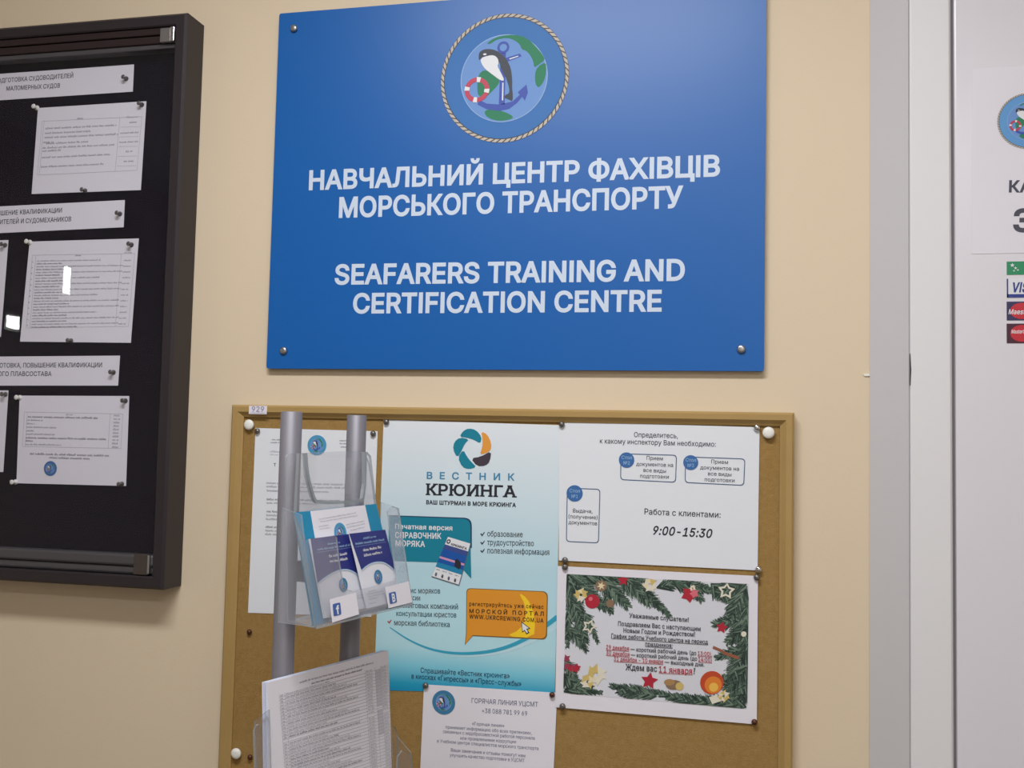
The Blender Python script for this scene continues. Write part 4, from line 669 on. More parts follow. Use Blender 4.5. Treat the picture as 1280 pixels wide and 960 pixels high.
b.flat(pl, [mg(.1 + .08*math.cos(k*.5236), .10 + .055*math.sin(k*.5236)) for k in range(12)], .0015, INK, [[mg(.1 + .045*math.cos(k*.5236), .10 + .03*math.sin(k*.5236)) for k in range(12)]])
a0 = [Vector(k) for k in q]
def mpx(u, v): p = (a0[0]*(1-u) + a0[1]*u)*(1-v) + (a0[3]*(1-u) + a0[2]*u)*v; return z3.px(*p)
text(b, pl, 'КРЮИНГА', mpx(.25, .17), mpx(.92, .165), 3, INK, bold=20, h=.0015)
rnd = random.Random(4)
for k in range(4):
    scribble(b, pl, mpx(.06 + k*.24, .82), mpx(.22 + k*.24, .82), 1.5, INK, k, .0015)
    u, v_ = .11 + k*.24, .92; band(v_ - .035, v_ + .03, INKG, .0015, u - .035, u + .03); band(v_ - .01, v_ + .05, INK if k % 2 else INKB, .0016, u - .01, u + .04)
tag(b.build('pictured_magazine', t), 'small pictured magazine with blue sea cover')
b = MB(); bub = [(405,163),(760,178),(755,385),(430,369),(398,408),(403,362)]
b.flat(pl, z2.pts(rounded([(402,160),(764,175),(760,390),(430,373),(395,413),(400,362)], [20, 26, 26, 0, 0, 0], 6)), .0004, mat('bubble_rim', (120, 92, 48), .6))
b.flat(pl, z2.pts(rounded(bub, [20, 26, 26, 0, 0, 0], 6)), .0006, AMBER)
b.flat(pl, z2.pts(smooth_poly([(633,178),(672,205),(698,255),(708,310),(702,382),(575,374),(640,345),(666,295),(664,235)], 1)), .0008, YELLOW)
BR = mat('ink_brown', (74, 48, 24), .6)
text(b, pl, 'регистрируйтесь уже сейчас', z2.px(415, 238), z2.px(745, 252), 5, BR, bold=14, h=.001, track=60)
text(b, pl, 'МОРСКОЙ ПОРТАЛ', z2.px(415, 270), z2.px(746, 283), 5, BR, bold=18, h=.001, track=160)
text(b, pl, 'WWW.UKRCREWING.COM.UA', z2.px(415, 294), z2.px(745, 313), 5, BR, bold=18, h=.001, track=40)
cur = [(649,314),(652,352),(661,345),(670,360),(676,356),(668,341),(680,338)]
b.flat(pl, z2.pts([(646,308),(650,358),(660,350),(669,366),(682,358),(673,344),(687,340)]), .001, INK); b.flat(pl, z2.pts(cur), .0012, E_WHT)
b.build('orange_speech_bubble', t)

# --- opening hours
pl = L1
t = sheet('opening_hours_sheet', 'white landscape sheet with opening hours 9:00-15:30 at upper right of the cork board', 'notice', pl, [(699, 527), (949.5, 534), (947, 713), (698.5, 700.5)])
z = Zoom(pl, 690, 500, 4.129); b = MB()
for s, L, R, cp, bo in (('Определитесь,', (423, 191), (650, 197), 6.2, 5), ('к какому инспектору Вам необходимо:', (247, 223), (845, 241), 6.2, 5), ('Работа с клиентами:', (477, 590), (870, 608), 7.4, 7),
        ('Прием', (488, 308), (572, 312), 4.8, 4), ('документов на', (435, 339), (625, 346), 4.8, 4), ('все виды', (472, 371), (588, 376), 4.8, 4), ('подготовки', (455, 401), (603, 406), 4.8, 4),
        ('Прием', (822, 327), (908, 331), 4.8, 4), ('документов на', (765, 357), (965, 365), 4.8, 4), ('все виды', (805, 389), (926, 394), 4.8, 4), ('подготовки', (788, 419), (942, 425), 4.8, 4),
        ('Выдача,', (108, 580), (209, 584), 4.8, 4), ('(получение)', (85, 610), (235, 616), 4.8, 4), ('документов', (85, 640), (233, 647), 4.8, 4)):
    text(b, pl, s, z.px(*L), z.px(*R), cp, INK, bold=bo)
b.build('printed_text', t); b = MB()
text(b, pl, '9:00-15:30', z.px(517, 693), z.px(822, 711), 10.4, INK, bold=18, slant=.2)
b.build('printed_text', t)
BOX = mat('print_box_line', (66, 92, 128), .5)
for name_, c, cc, rr, s in (('desk_box', [(354,275),(645,283),(640,427),(352,413)], (385, 310), 40, '№2'), ('desk_box', [(687,291),(998,302),(992,443),(685,428)], (716, 323), 39, '№3'), ('desk_box', [(77,452),(250,459),(242,740),(72,732)], (117, 482), 42, '№1')):
    b = MB(); o_ = rounded(z.pts(c), .006, 5); cx = sum(p[0] for p in o_) / len(o_); cy = sum(p[1] for p in o_) / len(o_); w_ = .0013
    i_ = rounded([(p[0] + (w_ if p[0] < cx else -w_), p[1] + (w_ if p[1] < cy else -w_)) for p in z.pts(c)], .005, 5)
    b.flat(pl, o_, .0003, BOX, [i_])
    k = z(*cc); R_ = z(cc[0] + rr, cc[1])[0] - k[0]; b.flat(pl, circle(k, R_, 32), .0005, BLUEC)
    text(b, pl, 'Стол', z.px(cc[0] - 26, cc[1] - 6), z.px(cc[0] + 28, cc[1] - 4), 4.2, NAVYL, bold=4, serif=20, h=.0007); text(b, pl, s, z.px(cc[0] - 16, cc[1] + 23), z.px(cc[0] + 17, cc[1] + 24), 4.2, NAVYL, bold=4, h=.0007)
    b.build(name_, t)

# --- hot line sheet
pl = L1
t = sheet('hotline_sheet', 'white sheet with small round blue emblem and phone number at the foot of the board', 'notice', pl, [(530, 855.5), (696.5, 866), (691, 985), (524.5, 978)], PAPERW)
z = Zoom(pl, 470, 690, 3.554); b = MB(); emblem(b, pl, z(301, 668), z(352, 668)[0] - z(301, 668)[0], fine=False, m_ring=mat('emblem_deep', (60, 124, 166), .55)); b.build('emblem', t)
b = MB()
text(b, pl, 'ГОРЯЧАЯ ЛИНИЯ УЦСМТ', z.px(425, 670), z.px(720, 688), 6, INKB, bold=2); text(b, pl, '+38 088 781 99 69', z.px(471, 714), z.px(672, 727), 5.6, INKB, bold=2)
for s, L, R in (('«Горячая линия»', (427, 769), (570, 779)), ('принимает информацию обо всех претензиях,', (310, 784), (692, 811)), ('связанных с недобросовестной работой персонала', (298, 804), (705, 834)), ('или проявлениями коррупции', (375, 833), (622, 850)), ('в Учебном центре специалистов морского транспорта', (272, 846), (722, 880)), ('Ваши замечания и отзывы помогут нам', (333, 886), (663, 912)), ('улучшить качество подготовки в УЦСМТ', (328, 908), (660, 934))):
    text(b, pl, s, z.px(*L), z.px(*R), 4.2, INKB, bold=0)
b.build('printed_text', t)

# --- seasonal greeting card
pl = L2
t = sheet('holiday_notice', 'holiday schedule sheet bordered with a picture of fir branches and red ornaments', 'notice', pl, [(697, 707.5), (947.5, 720), (946, 905.5), (694, 884)], PAPERW)
z = Zoom(pl, 690, 690, 3.555); b = MB(); Q = [Vector(k) for k in ((65, 97), (875, 142), (868, 697), (50, 627))]
b.flat(pl, z.pts(Q), .0003, mat('print_snow', (214, 216, 224), .6))
def cl(x, y):
    """keeps a mark inside the printed picture"""
    u = (x - 58) / 812; v_ = (y - 97 - u * 45) / (530 + u * 25); u = min(1, max(0, u)); v_ = min(1, max(0, v_))
    p = (Q[0]*(1-u) + Q[1]*u)*(1-v_) + (Q[3]*(1-u) + Q[2]*u)*v_; return z(p.x, p.y)
rnd = random.Random(11)
NG = [mat('fir_dark', (48, 66, 58), .7), mat('fir_mid', (72, 94, 80), .7), mat('fir_light', (108, 128, 112), .7), mat('fir_deep', (34, 50, 46), .7)]
def branch(x0, y0, x1_, y1_, wd, n, mm=None):
    n = int(n * 3.4); wd *= 1.22
    L = math.hypot(x1_ - x0, y1_ - y0); dx, dy = (x1_ - x0) / L, (y1_ - y0) / L
    for i in range(n):
        tt = rnd.random(); s_ = rnd.choice((-1, 1)); k = wd * (1 - tt * .7) * rnd.uniform(.5, 1.1); px_, py_ = x0 + dx * L * tt, y0 + dy * L * tt; an = rnd.uniform(.35, .8)
        ex, ey = px_ + k * (dx * math.cos(an) - dy * math.sin(an) * s_), py_ + k * (dy * math.cos(an) + dx * math.sin(an) * s_)
        wv = 3.6; ox, oy = -(ey - py_) / k * wv, (ex - px_) / k * wv
        b.flat(pl, [cl(px_ - ox, py_ - oy), cl(ex - ox * .3, ey - oy * .3), cl(ex + ox * .3, ey + oy * .3), cl(px_ + ox, py_ + oy)], .0005 + rnd.random() * .0003, mm or rnd.choice(NG))
for a in ((60,100,230,250,70,130),(60,100,150,400,70,130),(60,100,400,120,75,150),(200,100,330,240,70,120),(300,100,430,230,70,110),(380,150,520,285,45,70),(70,200,130,300,55,70),(70,330,155,440,45,60),(140,270,205,400,38,40),(70,250,70,420,40,50),(230,180,260,270,45,40),
          (460,160,600,120,55,70),(520,125,700,170,60,110),(600,130,660,215,50,60),(700,140,780,210,60,100),(860,140,740,180,75,120),(860,150,790,300,80,150),(870,200,850,420,70,140),(860,300,720,320,60,70),(870,330,780,400,60,80),(870,420,730,470,50,50),(870,400,800,560,80,130),(870,500,780,640,85,150),(868,560,830,690,70,120),(865,690,680,655,60,100),(860,640,760,560,60,60),
          (780,690,560,640,55,120),(650,680,460,620,45,90),(470,640,270,595,50,110),(400,640,300,620,45,80),(60,620,180,590,55,90),(55,540,130,620,55,80),(55,480,110,560,45,50),(60,610,225,625,40,50)): branch(*a)
T = .001
def disc(x, y, r, m, h=T, ry=None): b.flat(pl, [cl(*p) for p in circle((x, y), r, 22, ry)], h, m)
def star(x, y, R_, r_, m, h=T, rot=0, hole=0, n=5):
    o_ = [(x + (R_ if k % 2 == 0 else r_) * math.sin(rot + k * math.pi / n), y - (R_ if k % 2 == 0 else r_) * math.cos(rot + k * math.pi / n)) for k in range(2*n)]
    hs = [[cl(x + (p[0]-x)*hole, y + (p[1]-y)*hole) for p in o_]] if hole else []
    b.flat(pl, [cl(*p) for p in o_], h, m, hs)
BRED = mat('ornament_red', (176, 38, 58), .5); GOLD = mat('ornament_gold', (206, 182, 110), .5); GOLDL = mat('ornament_pale_gold', (226, 214, 176), .5); CONE = mat('ornament_cone', (136, 110, 88), .6); CREAM = mat('ornament_cream', (224, 218, 200), .6)
disc(176, 219, 32, BRED); disc(168, 208, 9, mat('ornament_pink', (216, 110, 122), .5), T + .0001)
def bow(x, y, s_, m=GOLD):
    for k in range(7): 
        an = k * .9 + rnd.random()*.4; star(x + s_*.5*math.cos(an), y + s_*.5*math.sin(an), s_*.55, s_*.25, rnd.choice((m, GOLDL, CREAM)), T + k*.00002, an, n=3)
bow(125, 190, 34); bow(430, 145, 36); bow(200, 545, 50); bow(165, 575, 36); bow(765, 640, 30); bow(620, 160, 16, CREAM)
star(310, 125, 26, 14, BRED); disc(213, 150, 26, CONE, ry=24); disc(255, 228, 18, CONE); star(213, 150, 20, 8, GOLDL, T + .0001, .3, n=6)
star(770, 172, 40, 22, CREAM, T, .1, .6, 5); star(165, 330, 34, 18, CREAM, T, .4, .6)
star(605, 188, 38, 24, BRED, T, .5); star(628, 184, 22, 14, mat('ornament_pink', (1, 1, 1)), T + .00005, .9); star(752, 335, 27, 15, BRED, T, .2); disc(850, 364, 12, CREAM); 
STK = mat('cinnamon', (150, 92, 68), .6)
b.flat(pl, [cl(*p) for p in ((716, 416), (762, 436), (758, 448), (713, 428))], T, STK); b.flat(pl, [cl(*p) for p in ((760, 440), (832, 464), (828, 478), (756, 452))], T, STK)
disc(712, 580, 52, mat('apple_red', (192, 74, 44), .4)); disc(718, 590, 38, mat('apple_orange', (222, 128, 52), .4), T + .0001); disc(720, 600, 20, mat('apple_yellow', (236, 186, 84), .4), T + .0002)
b.flat(pl, [cl(*p) for p in ((700, 645), (735, 632), (752, 662), (715, 675))], T, CREAM)
star(436, 572, 40, 20, BRED, T, .15); disc(545, 590, 36, CONE, ry=22); disc(525, 578, 24, mat('ornament_nut', (168, 132, 86), .6), T + .0001, 14); disc(570, 596, 18, GOLD, T + .0001)
for k in range(6): star(85 + rnd.uniform(-30, 30), 495 + rnd.uniform(-25, 25), 20, 10, BRED if k % 2 else mat('ornament_rose', (150, 60, 84), .6), T + k*.00002, rnd.random())
tag(b.build('printed_picture', t), 'printed picture of fir twigs and ornaments')
b = MB(); S8 = dict(bold=8, serif=30, h=.0012)
for s, L, R, cp, m, ul in (('Уважаемые слушатели!', (343, 290), (608, 310), 5.4, INK, 0), ('Поздравляем Вас с наступающим', (293, 326), (661, 350), 5.4, INK, 0), ('Новым Годом и Рождеством!', (317, 356), (636, 375), 5.4, INK, 0), ('График работы Учебного центра на период', (263, 379), (693, 408), 5, INK, 1), ('праздников:', (414, 415), (536, 424), 5, INK, 1),
        ('29 декабря', (241, 430), (343, 437), 5, RED, 1), ('— короткий рабочий день (до', (349, 439), (641, 457), 5, INK, 0), ('13:00),', (648, 458), (712, 462), 5, RED, 1), ('30 декабря', (241, 455), (345, 463), 5, RED, 1), ('— короткий рабочий день (до', (350, 464), (645, 482), 5, INK, 0), ('14:00)', (650, 484), (710, 488), 5, RED, 1),
        ('31 декабря - 10 января', (275, 482), (494, 495), 5, RED, 1), ('— выходные дни.', (501, 496), (677, 508), 5, INK, 0), ('Ждем вас', (327, 523), (467, 531), 7.4, INK, 0), ('11 января', (475, 533), (624, 541), 7.4, RED, 1), ('!', (628, 541), (635, 542), 7.4, INK, 0)):
    text(b, pl, s, z.px(*L), z.px(*R), cp, m, **S8)
    if ul: line(b, pl, z.px(L[0], L[1] + 4), z.px(R[0], R[1] + 4), .0007, m, .0012)
b.build('printed_text', t)

# ------------------------------------------------------------------ pins
def dome_mesh(m, r=.0046):
    b = MB(); b.lathe((0, 0, 0), (0, -1, 0), [(r * .55, 0), (r * .6, .0012), (r, .0018), (r * 1.0, .0032), (r * .8, .0050), (r * .4, .0060)], m, 16); return b
def push_mesh(m, r=.0042):
    b = MB(); b.lathe((0, 0, 0), (0, -1, 0), [(r, 0), (r, .001), (r * .55, .002), (r * .45, .006), (r * .8, .0085), (r * .95, .0095), (r * .7, .0105)], m, 14); return b
PROTO = {}
def pin(kind, px, y, label, group, h=0):
    p = W3(*px, y)
    if kind not in PROTO:
        bb = {'silver': lambda: dome_mesh(PINM), 'bright': lambda: dome_mesh(CHROME, .005), 'bronze': lambda: dome_mesh(PINB, .0042), 'push': lambda: push_mesh(PINM), 'clear': lambda: push_mesh(WHITEP, .0045)}[kind]()
        o = bb.build('pushpin'); PROTO[kind] = o
    else:
        o = PROTO[kind].copy(); COL.objects.link(o)
    o.location = p; return tag(o, label, 'pushpin', group)
G1 = 'pins in the cork board'; ys0, ys1, ys2 = yC - .0008, yC - .0020, yC - .0032
for kind, q, y, lab in (
    ('silver', (322.5, 539), ys0, 'grey pin at the top left corner of the half hidden typed sheet'),
    ('silver', (467, 542), ys0, 'grey pin at the top right corner of the half hidden typed sheet'),
    ('silver', (483.5, 527.5), ys0, 'grey pin at the top left corner of the pale blue poster'),
    ('silver', (702.5, 530.5), ys1, 'grey pin at the top left corner of the opening hours sheet'),
    ('bright', (946, 534.5), ys1, 'shiny silver pin at the top right corner of the opening hours sheet'),
    ('silver', (706.5, 700), ys1, 'grey pin at the bottom left corner of the opening hours sheet'),
    ('silver', (706.5, 708.5), ys2, 'grey pin at the top left corner of the holiday schedule sheet'),
    ('bright', (948, 711.5), ys1, 'shiny silver pin at the bottom right corner of the opening hours sheet'),
    ('silver', (946, 721.5), ys2, 'grey pin at the top right corner of the holiday schedule sheet'),
    ('silver', (703.5, 882.5), ys2, 'grey pin at the bottom left corner of the holiday schedule sheet'),
    ('bronze', (943, 902), ys2, 'brown pin at the bottom right corner of the holiday schedule sheet'),
    ('silver', (532.5, 856.5), ys1, 'grey pin at the top left corner of the phone number sheet'),
    ('bronze', (690.5, 868), ys1, 'dark pin at the top right of the phone number sheet by the holiday sheet'),
    ('bronze', (312.5, 789.5), yC, 'brown pin stuck in bare cork left of the stand tube'),
    ('bronze', (313.5, 946), yC, 'brown pin in bare cork beside the white cap at bottom left')):
    pin(kind, q, y, lab, G1)

# ------------------------------------------------------------------ the glazed notice case at the left
CD = .056                                              # how far it stands off the wall
pc = wallp(-CD)
tr = pc.at(232.5, 15); br = pc.at(204, 738); CX1 = (tr[0] + br[0]) / 2; CZ1 = tr[1]; CZ0 = br[1]; CX0 = CX1 - 1.0; fw = .0205
case = empty('notice_case', ((CX0 + CX1) / 2, 0, CZ0), 'wide black glazed notice case with sliding panes holding white sheets', 'notice case')
b = MB(); prof = [(0, -.001), (0, -CD + .004), (.004, -CD), (fw - .002, -CD), (fw, -CD + .002), (fw, -.001)]
rings = [[(CX0 + d, y, CZ0 + d), (CX1 - d, y, CZ0 + d), (CX1 - d, y, CZ1 - d), (CX0 + d, y, CZ1 - d)] for d, y in prof]
v = [p for r_ in rings for p in r_]; fs = []
for i in range(len(prof)):
    j = (i + 1) % len(prof)
    for k in range(4): fs.append((i*4 + k, i*4 + (k+1) % 4, j*4 + (k+1) % 4, j*4 + k))
b.mesh(v, fs, CASEM); b.build('frame', case)
yP = -.022
b = MB(); b.box((CX0 + fw - .004, yP, CZ0 + fw - .004), (CX1 - fw + .004, -.002, CZ1 - fw + .004), CASEB); b.build('back_panel', case)
ix0, ix1, iz0, iz1 = CX0 + fw + .0005, CX1 - fw - .0005, CZ0 + fw + .0005, CZ1 - fw - .0005
# sliding rails
b = MB(); b.box((ix0, -.052, iz1 - .012), (ix1, -.026, iz1), RAILD); b.box((ix0, -.050, iz1 - .026), (ix1, -.044, iz1 - .013), RAILD); b.box((ix0, -.046, iz1 - .034), (ix1, -.026, iz1 - .025), RAIL); tag(b.build('slide_rail', case, bevel=.002), 'dark upper slide rail')
b = MB(); b.box((ix0, -.051, iz0 + .014), (ix1, -.030, iz0 + .033), RAIL); b.box((ix0, -.047, iz0), (ix1, -.026, iz0 + .0135), RAIL); tag(b.build('slide_rail', case, bevel=.004), 'grey lower slide rail')
capx = pc.at(191, 40)[0]
b = MB(); b.box((ix1 - .028, -.0545, iz1 - .026), (ix1 - .008, -.046, iz1 - .002), STEEL); b.box((ix1 - .009, -.0555, iz1 - .026), (ix1 - .001, -.046, iz1 - .001), CHROME); tag(b.build('rail_end_cap', case, bevel=.0012), 'shiny upper end cap')
b = MB(); b.box((ix1 - .034, -.0545, iz0 + .001), (ix1 - .008, -.044, iz0 + .034), mat('cap_bronze', (92, 84, 80), .3, metal=.6)); b.box((ix1 - .009, -.0555, iz0 + .003), (ix1 - .005, -.044, iz0 + .033), STEEL); tag(b.build('rail_end_cap', case, bevel=.0012), 'bronze lower end cap')
gx = ix1 - .003; mid = (ix0 + ix1) / 2
b = MB(); b.box((mid - .02, -.042, iz0 + .02), (gx, -.039, iz1 - .026), GLASS); g = b.build('glass_pane', case)
b = MB(); b.box((gx - .0002, -.0425, iz0 + .034), (gx + .0018, -.0385, iz1 - .034), mat('pane_edge', (150, 155, 160), .2, spec=.8)); b.build('polished_edge', g)
b = MB(); b.box((ix0 + .003, -.036, iz0 + .02), (mid + .02, -.033, iz1 - .026), GLASS); b.build('glass_pane', case)

pl = wallp(yP - .001)
G2 = 'sheets in the notice case'
def txt(b, s, L, R, cp, m=INK, bold=7): text(b, pl, s, L, R, cp, m, bold=bold)
def xt(pts, lx):                                        # carries an edge on beyond the frame of the photograph
    (x0, y0), (x1_, y1_) = pts; return (lx, y0 + (y1_ - y0) * (lx - x0) / (x1_ - x0))
z1 = Zoom(pl, 0, 0, 3.692); z2 = Zoom(pl, 0, 240, 3.692); z3 = Zoom(pl, 0, 480, 3.2)
t = sheet('heading_strip', 'white heading strip at the top of the black notice case', 'label strip', pl, [xt([(0, 92.5), (167, 81)], -110), (167.5, 80.5), (166, 114.5), xt([(0, 125.5), (166, 115)], -110)], PAPERW, G2)
b = MB(); txt(b, 'ПОДГОТОВКА СУДОВОДИТЕЛЕЙ', (-7, 104), (91.5, 97), 5.4); txt(b, 'МАЛОМЕРНЫХ СУДОВ', (8, 113.5), (75, 109.5), 5.4); b.build('printed_text', t)
t = sheet('heading_strip', 'white heading strip in the middle of the notice case above the long price table', 'label strip', pl, [xt([(0, 258), (156, 250)], -110), (156, 250), (154.5, 284), xt([(0, 291.5), (154.5, 284.5)], -110)], PAPERW, G2)
b = MB(); txt(b, 'ПОВЫШЕНИЕ КВАЛИФИКАЦИИ', (-17, 270), (77.5, 265.5), 5.6); txt(b, 'СУДОВОДИТЕЛЕЙ И СУДОМЕХАНИКОВ', (-31, 281.5), (89, 276.5), 5.6); b.build('printed_text', t)
t = sheet('heading_strip', 'white heading strip low in the notice case above the sheet with an emblem', 'label strip', pl, [xt([(0, 445.5), (150, 444)], -110), (150, 444.5), (147.5, 482), xt([(0, 482), (147, 482)], -110)], PAPERW, G2)
b = MB(); txt(b, 'ПОДГОТОВКА, ПОВЫШЕНИЕ КВАЛИФИКАЦИИ', (-18, 459.5), (127.5, 459), 5.6); txt(b, 'РЯДОВОГО ПЛАВСОСТАВА', (-25, 470), (64.5, 470), 5.6); b.build('printed_text', t)

def table(b, zz, left, right, rows, vl, top, bot, seed):
    """printed table: outer rule, column rules and rows of small print, all in crop pixels"""
    def P(u, y): return (left[0] + (right[0] - left[0]) * u + (y - top) * left[1], y + (right[1]) * u)
    for y in (top, bot): line(b, pl, zz.px(*P(0, y)), zz.px(*P(1, y)), .0005, INKL)
    for u in (0, *vl, 1): line(b, pl, zz.px(*P(u, top)), zz.px(*P(u, bot)), .0005, INKL)
    for i, (y, u0, u1, hh, m) in enumerate(rows): scribble(b, pl, zz.px(*P(u0, y)), zz.px(*P(u1, y)), hh / zz.k, m, seed + i)
t = sheet('price_sheet', 'white price sheet pinned just under the top heading strip of the notice case', 'price sheet', pl, [(47.5, 135), (183, 126.5), (176, 237.5), (39.5, 242.5)], PAPERW, G2)
b = MB(); rows = [(558, .35, .42, 8, INKG), (552 + 12, .85, .97, 9, INKL), (598, .04, .76, 9, INKG), (620, .04, .5, 9, INKG), (640, .04, .78, 9, INKG), (662, .03, .14, 9, INKG), (668, .06, .5, 9, INKG), (688, .03, .76, 9, INKG), (702, .03, .22, 9, INKG), (732, .03, .72, 9, INKG), (775, .03, .66, 9, INKG), (588, .88, .96, 9, INKG), (636, .8, .99, 8, INKG), (678, .8, .99, 8, INKG), (722, .87, .95, 9, INKG), (768, .86, .96, 9, INKG)]
table(b, z1, (195, -.09), (655, -22), rows, [.02, .78], 560, 808, 10)
for y in (605, 650, 695, 740, 785): line(b, pl, z1.px(560 - (y - 560)*.09, y - 18), z1.px(650 - (y - 560)*.09, y - 20), .0004, INKL)
b.build('printed_text', t)
t = sheet('price_sheet', 'white price sheet with a long dense table in the middle of the notice case', 'price sheet', pl, [(37, 302), (173.5, 298), (163.5, 428.5), (25, 427)], PAPERW, G2)
b = MB(); rows = [(300, .42, .48, 8, INKG), (290, .9, .99, 7, INKG)]
for k in range(12):
    y = 322 + k * 26.6; rows += [(y, .05, .68 + .22 * ((k * 7) % 3 > 0), 7, INKG), (y + 13, .05, .3 + .1 * (k % 2) + .1 * (k > 9), 7, INK), (y + 4, .9, .98, 7, INKG), (y + 4, .0, .02, 7, INKG)]
table(b, z2, (150, -.085), (622, -8), rows, [.035, .87], 292, 628, 40)
b.build('printed_text', t)
t = sheet('price_sheet', 'white sheet with a short table and small round emblem low in the notice case', 'price sheet', pl, [(24.5, 494.5), (161.5, 495), (157.5, 607.5), (20.5, 604)], PAPERW, G2)
b = MB(); rows = [(122, .42, .5, 6, INKG), (134, .04, .75, 8, INK), (147, .03, .2, 7, INKG), (161, .03, .12, 7, INKG), (175, .03, .34, 7, INKG), (190, .03, .12, 7, INKG), (203, .03, .33, 7, INKG), (218, .03, .86, 8, INK), (230, .03, .12, 8, INK), (244, .03, .4, 7, INKG)] + [(122 + 14*k, .91, .98, 8, INKG) for k in range(10)]
table(b, z3, (98, -.06), (492, 8), rows, [.03, .87], 112, 250, 90)
scribble(b, pl, z3.px(120, 283), z3.px(438, 291), 2.6, INK, 3); scribble(b, pl, z3.px(198, 298), z3.px(362, 303), 2.6, INK, 5)
b.build('printed_text', t)
b = MB(); emblem(b, pl, z3(202, 338), z3(228, 338)[0] - z3(202, 338)[0], fine=False, m_ring=BLUEC); b.build('emblem', t)
t = sheet('price_sheet', 'sheet cut by the left edge of the photo beside the long price table', 'price sheet', pl, [(-126, 305), (10.5, 300), (1, 421), (-138, 421)], PAPERW, G2)
b = MB(); table(b, z2, (-440, -.085), (-20, -8), [(310 + 25*k, .05, .8, 8, INKG) for k in range(11)], [.035, .87], 292, 590, 60); b.build('printed_text', t)
t = sheet('price_sheet', 'sheet cut by the left edge of the photo low in the notice case', 'price sheet', pl, [(-126, 488), (10.5, 488), (4, 590), (-133, 590)], PAPERW, G2)
b = MB(); table(b, z3, (-390, -.06), (-10, 0), [(122 + 15*k, .05, .75, 8, INKG) for k in range(10)], [.03, .87], 112, 270, 70); b.build('printed_text', t)
G3 = 'pins in the notice case'; y = yP - .001
for kind, q, lab in (('push', (158, 98.5), 'grey pin at the right end of the top heading strip in the notice case'),
    ('clear', (46.5, 135), 'pale pin at the top left corner of the sheet under the top heading strip'), ('push', (177.5, 131), 'grey pin at the top right corner of the sheet under the top heading strip'), ('push', (106.5, 238.5), 'grey pin at the bottom edge of the sheet under the top heading strip'),
    ('push', (150, 267.5), 'grey pin at the right end of the middle heading strip'), ('clear', (37.5, 303), 'pale pin at the top left corner of the long price table'), ('push', (164.5, 306), 'grey pin at the top right corner of the long price table'), ('push', (89, 426), 'grey pin at the bottom edge of the long price table'),
    ('push', (142, 465.5), 'grey pin at the right end of the low heading strip'), ('clear', (25, 497), 'pale pin at the top left corner of the sheet with the small emblem'), ('push', (157, 501), 'grey pin at the top right corner of the sheet with the small emblem'), ('clear', (19.5, 602.5), 'pale pin at the bottom left corner of the sheet with the small emblem'), ('push', (152.5, 605), 'grey pin at the bottom right corner of the sheet with the small emblem'),
    ('push', (6.5, 306.5), 'grey pin on the cut-off sheet beside the long price table'), ('push', (7, 493), 'grey pin on the cut-off sheet low at the left edge of the photo')):
    pin(kind, q, y, lab, G3)

# ------------------------------------------------------------------ what is stuck on the door
pd = wallp(yD - .0006)
xr = pd.at(1215, 85); 
q = [pd.at(1215.5, 86), None, None, pd.at(1214.5, 317.5)]; wd_ = .175
t = empty('door_notice', pd.w(q[0][0] + wd_/2, q[3][1]), 'white sheet with round sea emblem stuck on the white door', 'notice')
b = MB(); b.prism(pd, [q[3], (q[3][0] + wd_, q[3][1]), (q[3][0] + wd_, q[0][1]), q[0]], -.0004, 0, PAPERW); b.build('paper', t)
b = MB(); z = Zoom(pd, 1060, 0, 4); rr = 38.5; c = pd.at(1285, 151); emblem(b, pd, c, pd.at(1285, 151)[0] - pd.at(1246.5, 151)[0], m_ring=mat('emblem_light', (96, 154, 210), .55)); b.build('emblem', t)
b = MB(); text(b, pd, 'КА', (1261, 240), (1290, 240), 14, mat('ink_slate', (76, 76, 90), .6), bold=26); text(b, pd, 'З', (1266, 289), (1291, 289), 27, MATS['ink_slate'], bold=26); b.build('printed_text', t)
G4 = 'payment stickers on the door'
def sticker(label, y0, y1, m):
    a = pd.at(1258.5, y1); c = pd.at(1258.5, y0); w_ = (c[1] - a[1]) * 1.55
    t = empty('payment_sticker', pd.w(a[0] + w_/2, a[1]), label, 'sticker', G4); b = MB(); b.prism(pd, [a, (a[0] + w_, a[1]), (a[0] + w_, c[1]), (a[0], c[1])], -.0004, 0, m); b.build('backing', t); return t, a, w_, c[1] - a[1]
t, a, w_, h_ = sticker('small green sticker with white stars below the door sheet', 327, 343.5, mat('sticker_green', (40, 140, 96), .4)); w4 = w_
b = MB()
for (u, v_, s_) in ((.35, .72, .17), (.55, .5, .12), (.7, .35, .09), (.45, .3, .08)):
    b.flat(pd, [(a[0] + h_*u*1.1 + h_*s_*(1 if k % 2 == 0 else .42)*math.sin(k*math.pi/5), a[1] + h_*v_ + h_*s_*(1 if k % 2 == 0 else .42)*math.cos(k*math.pi/5)) for k in range(10)], .0003, E_WHT)
b.build('stars', t)
t, a, w_, h_ = sticker('white sticker with blue lettering and blue bars on the door', 348.5, 372, E_WHT)
VB = mat('sticker_blue', (44, 62, 140), .4)
b = MB(); b.flat(pd, [a, (a[0] + w_, a[1]), (a[0] + w_, a[1] + h_*.18), (a[0], a[1] + h_*.18)], .0003, VB); b.flat(pd, [a, (a[0] + h_*.07, a[1]), (a[0] + h_*.07, a[1] + h_), (a[0], a[1] + h_)], .0003, VB)
text(b, pd, 'VISA', (1264, 365), (1294, 365), 11.5, VB, bold=30, slant=.15); b.build('lettering', t)
